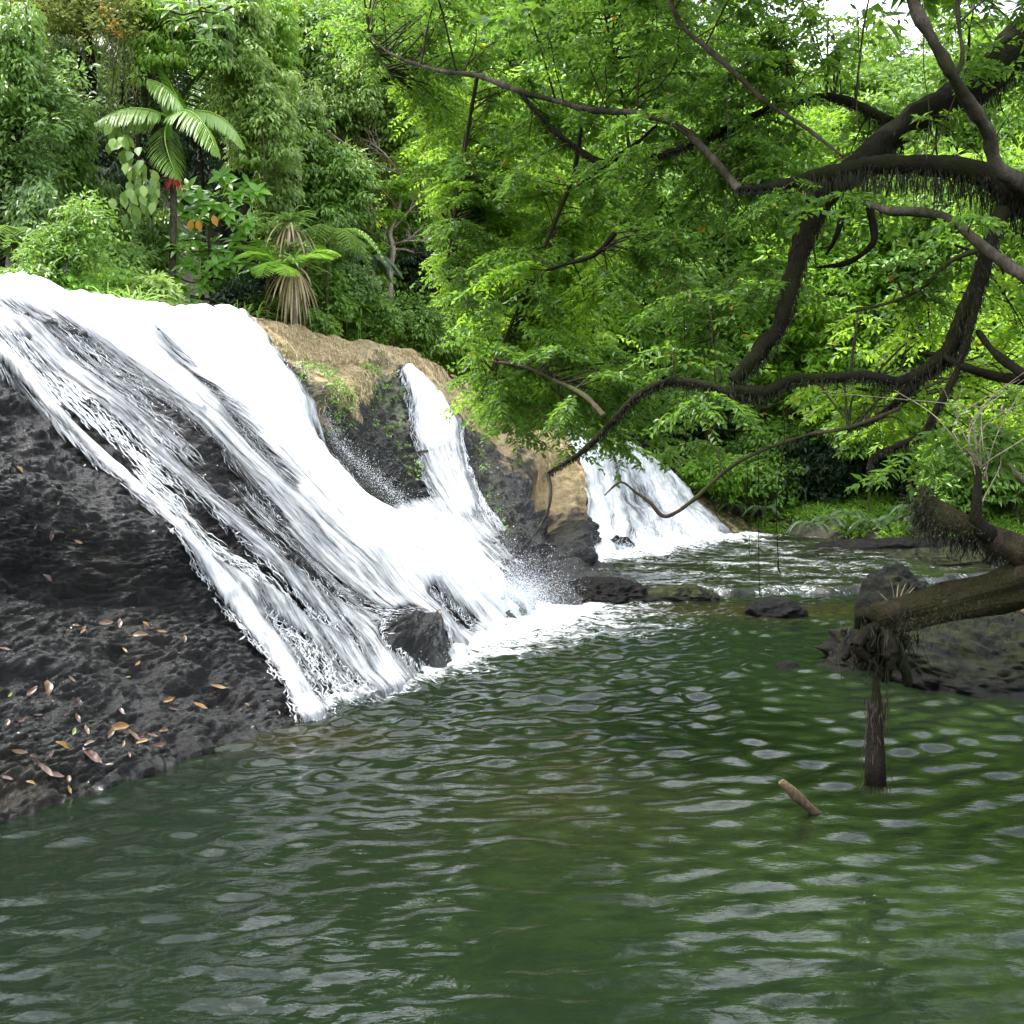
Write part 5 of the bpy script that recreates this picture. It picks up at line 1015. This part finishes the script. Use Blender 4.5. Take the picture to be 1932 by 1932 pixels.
rock('boulder', 'small dark boulder washed by foam at the foot of the far falls', 1168, 1030, 25.2, .32, .3, .32, 27, zoff=.22)
rock('ledge_rock', 'low brown slab along the far shore of the stream', 1700, 1045, 27.5, 2.4, .8, .22, 31, zoff=.10)
rock('ledge_rock', 'low slab at the far right shore behind the fallen trunk', 1860, 1050, 24, 2.0, 1.0, .26, 33, zoff=.05, grn=.5)
# --- fallen leaves on the black rock
mp = {}
def leafmat(name, c):
    m_, t_, o_ = nt(name); p_ = N(t_, 'ShaderNodeBsdfPrincipled'); g_ = N(t_, 'ShaderNodeTexCoord').outputs['Object']
    t_.links.new(ramp(t_, noise(t_, g_, 30, 3), [(.35, tuple(x*.22 for x in c)), (.65, tuple(x*.75 for x in c))]), p_.inputs[0]); p_.inputs['Roughness'].default_value = .38; t_.links.new(p_.outputs[0], o_.inputs[0]); return m_
cols = {'yellow': (.30, .155, .025), 'rust brown': (.11, .036, .014), 'tan': (.19, .115, .055), 'dark red': (.07, .02, .014), 'pinkish': (.17, .10, .075), 'lime green': (.20, .28, .03)}
for k in cols: mp[k] = leafmat(k.replace(' ', '_')+'_leaf', cols[k])
LV = [(372,130,.5,'x')]
# display px from close study of the photograph
LEAF = [(197,1183,'tan',.14),(137,1193,'tan',.1),(146,1206,'yellow',.09),(224,1182,'pinkish',.15),(268,1191,'yellow',.12),(300,1205,'yellow',.11),(152,1020,'yellow',.1),(262,1208,'tan',.12),(238,1228,'yellow',.1),(265,1248,'yellow',.09),(338,1225,'tan',.12),(414,1296,'yellow',.15),
 (60,1310,'rust brown',.14),(85,1306,'tan',.14),(120,1302,'tan',.13),(30,1372,'rust brown',.11),(8,1372,'pinkish',.1),(225,1355,'pinkish',.12),(140,1340,'dark red',.1),(302,1352,'yellow',.11),(312,1366,'rust brown',.1),(366,1358,'yellow',.13),(215,1393,'yellow',.18),(245,1402,'tan',.14),(262,1395,'dark red',.11),(270,1408,'yellow',.12),(282,1402,'rust brown',.15),(290,1424,'rust brown',.14),(300,1396,'tan',.13),
 (150,1405,'tan',.14),(200,1402,'tan',.1),(103,1430,'yellow',.1),(90,1438,'pinkish',.12),(160,1450,'rust brown',.18),(150,1437,'tan',.11),(222,1432,'tan',.1),(232,1452,'rust brown',.1),(48,1494,'yellow',.12),(80,1475,'pinkish',.17),(95,1480,'pinkish',.15),(130,1478,'tan',.11),(132,1492,'yellow',.1),(8,1482,'pinkish',.12),(52,1448,'dark red',.1),(20,1440,'tan',.16),(124,1404,'lime green',.09),(240,1285,'lime green',.05),(8,1328,'lime green',.08),(2,1240,'rust brown',.12),
 (100,1085,'rust brown',.12),(60,1000,'tan',.1),(95,1012,'dark red',.1),(30,895,'yellow',.1),(103,960,'tan',.1),(522,1357,'rust brown',.09),(463,1337,'yellow',.05),(20,640,'tan',.15),(92,625,'rust brown',.12),(790,1225,'tan',.16),(60,1365,'dark red',.1),(135,1378,'rust brown',.12)]
Wv = Wr[:, 14:14+NV]; PXc, PYc = RPX[:, 14:14+NV], RPY[:, 14:14+NV]; Nv = n0[:, 14:14+NV]
from mathutils import Matrix
LM = {}
def leaf_mesh(col, var):
    key = (col, var)
    if key in LM: return LM[key]
    n_ = 11; s = np.linspace(0, 1, n_); w_ = .5*np.sin(np.pi*s**.85)**.8*[.34, .42, .28][var]; w_[0] = .015; w_[-1] = .002
    rs = np.random.RandomState(var); z = .16*[1, -.8, 1.6][var]*(s-.5)**2; v = []
    for q, wd in ((-1, 1), (-.5, .5), (0, 0), (.5, .5), (1, 1)): v.append(np.stack([s-.5, q*w_, z+abs(q)*[.10, .2, .06][var]*w_/.2*.5+.02*np.sin(s*9+q*3)], 1))
    v = np.stack(v, 1).reshape(-1, 3); st_ = np.array([[-.5, -.008, z[0]], [-.5, .008, z[0]], [-.68, .006, z[0]+.03], [-.68, -.006, z[0]+.03]])
    q = grid_faces(n_, 5); LM[key] = mesh('fallen_leaf', np.concatenate([v, st_]), [np.concatenate([q, [[n_*5, n_*5+1, n_*5+2, n_*5+3]]])], mp[col]); return LM[key]
kinds = ['curled lengthwise', 'cupped and broad', 'narrow and arched']
def where(a, b):
    if b > 1465: return 'by the earthy patch at the waterline'
    if b > 1420: return 'just above the waterline of the black rock'
    if b > 1380: return 'in the leaf heap near the pool edge' if a > 190 else 'on the shelf above the earthy patch'
    if b > 1290: return 'on the middle of the lower slab' if a > 180 else 'on the lower slab at the picture edge'
    if b > 1160: return 'below the dark hollow of the black rock' if a < 500 else 'on the rock that splits the fall'
    if b > 800: return 'on the steep upper black rock'
    return 'high on the rock between the thin streams'
used = {}
for i, (a, b, col, sz) in enumerate(LEAF):
    j = np.argmin((PXc-a)**2+(PYc-b)**2); c_ = Wv.reshape(-1, 3)[j]; nn = norm(Nv.reshape(-1, 3)[j]*1.0+np.array([0, -.5, .35])+R.normal(0, .22, 3)); ax = norm(np.cross(nn, R.normal(0, 1, 3))); sd_ = np.cross(nn, ax)
    o_ = bpy.data.objects.new('fallen_leaf', leaf_mesh(col, i % 3)); C.objects.link(o_); s_ = sz*R.uniform(.5, 1.0)
    o_.matrix_world = Matrix([[ax[0]*s_, sd_[0]*s_, nn[0]*s_, c_[0]+nn[0]*.035], [ax[1]*s_, sd_[1]*s_, nn[1]*s_, c_[1]+nn[1]*.035], [ax[2]*s_, sd_[2]*s_, nn[2]*s_, c_[2]+nn[2]*.035], [0, 0, 0, 1]])
    lab = f'{col} leaf, {kinds[i % 3]}, {where(a, b)}'; tag(o_, lab, 'leaf', 'fallen leaves on the black rock')
# dry root mat hanging over the lip of the brown ridge
mb = MB(); bmask = (brown[:, 14:14+NV] > .45) & (PXc > 470) & (PXc < 1110); idx = np.argwhere(bmask); k = idx[R.randint(len(idx), size=16000)]
p0 = Wv[k[:, 0], k[:, 1]]; nn = Nv[k[:, 0], k[:, 1]]; dn = norm(np.array([0, 0, -1.])+nn*.25+R.normal(0, .22, (len(k), 3))); steep = 1-np.clip(nn[:, 2], 0, 1)
leaves(mb, p0+nn*.02, dn, nn+R.normal(0, .2, nn.shape), (.03+.16*R.rand(len(k))**1.5*(.35+steep)), .010, None, fold=.02, curl=.0)
tag(mb.build('dry_root_mat', M['brown_strand']), 'dry brown grassy root mat hanging over the ridge between the falls', 'root mat', kind='stuff')
mb = MB(); gm = (green[:, 14:14+NV] > .5); idx = np.argwhere(gm); k = idx[R.randint(len(idx), size=160)]; clumps(mb, Wv[k[:, 0], k[:, 1]]+Nv[k[:, 0], k[:, 1]]*.03, .07, 14, .05, .03, .5)
tag(mb.build('moss', M['green']), 'small green plants and moss growing on the wet rock face', 'moss', kind='stuff')
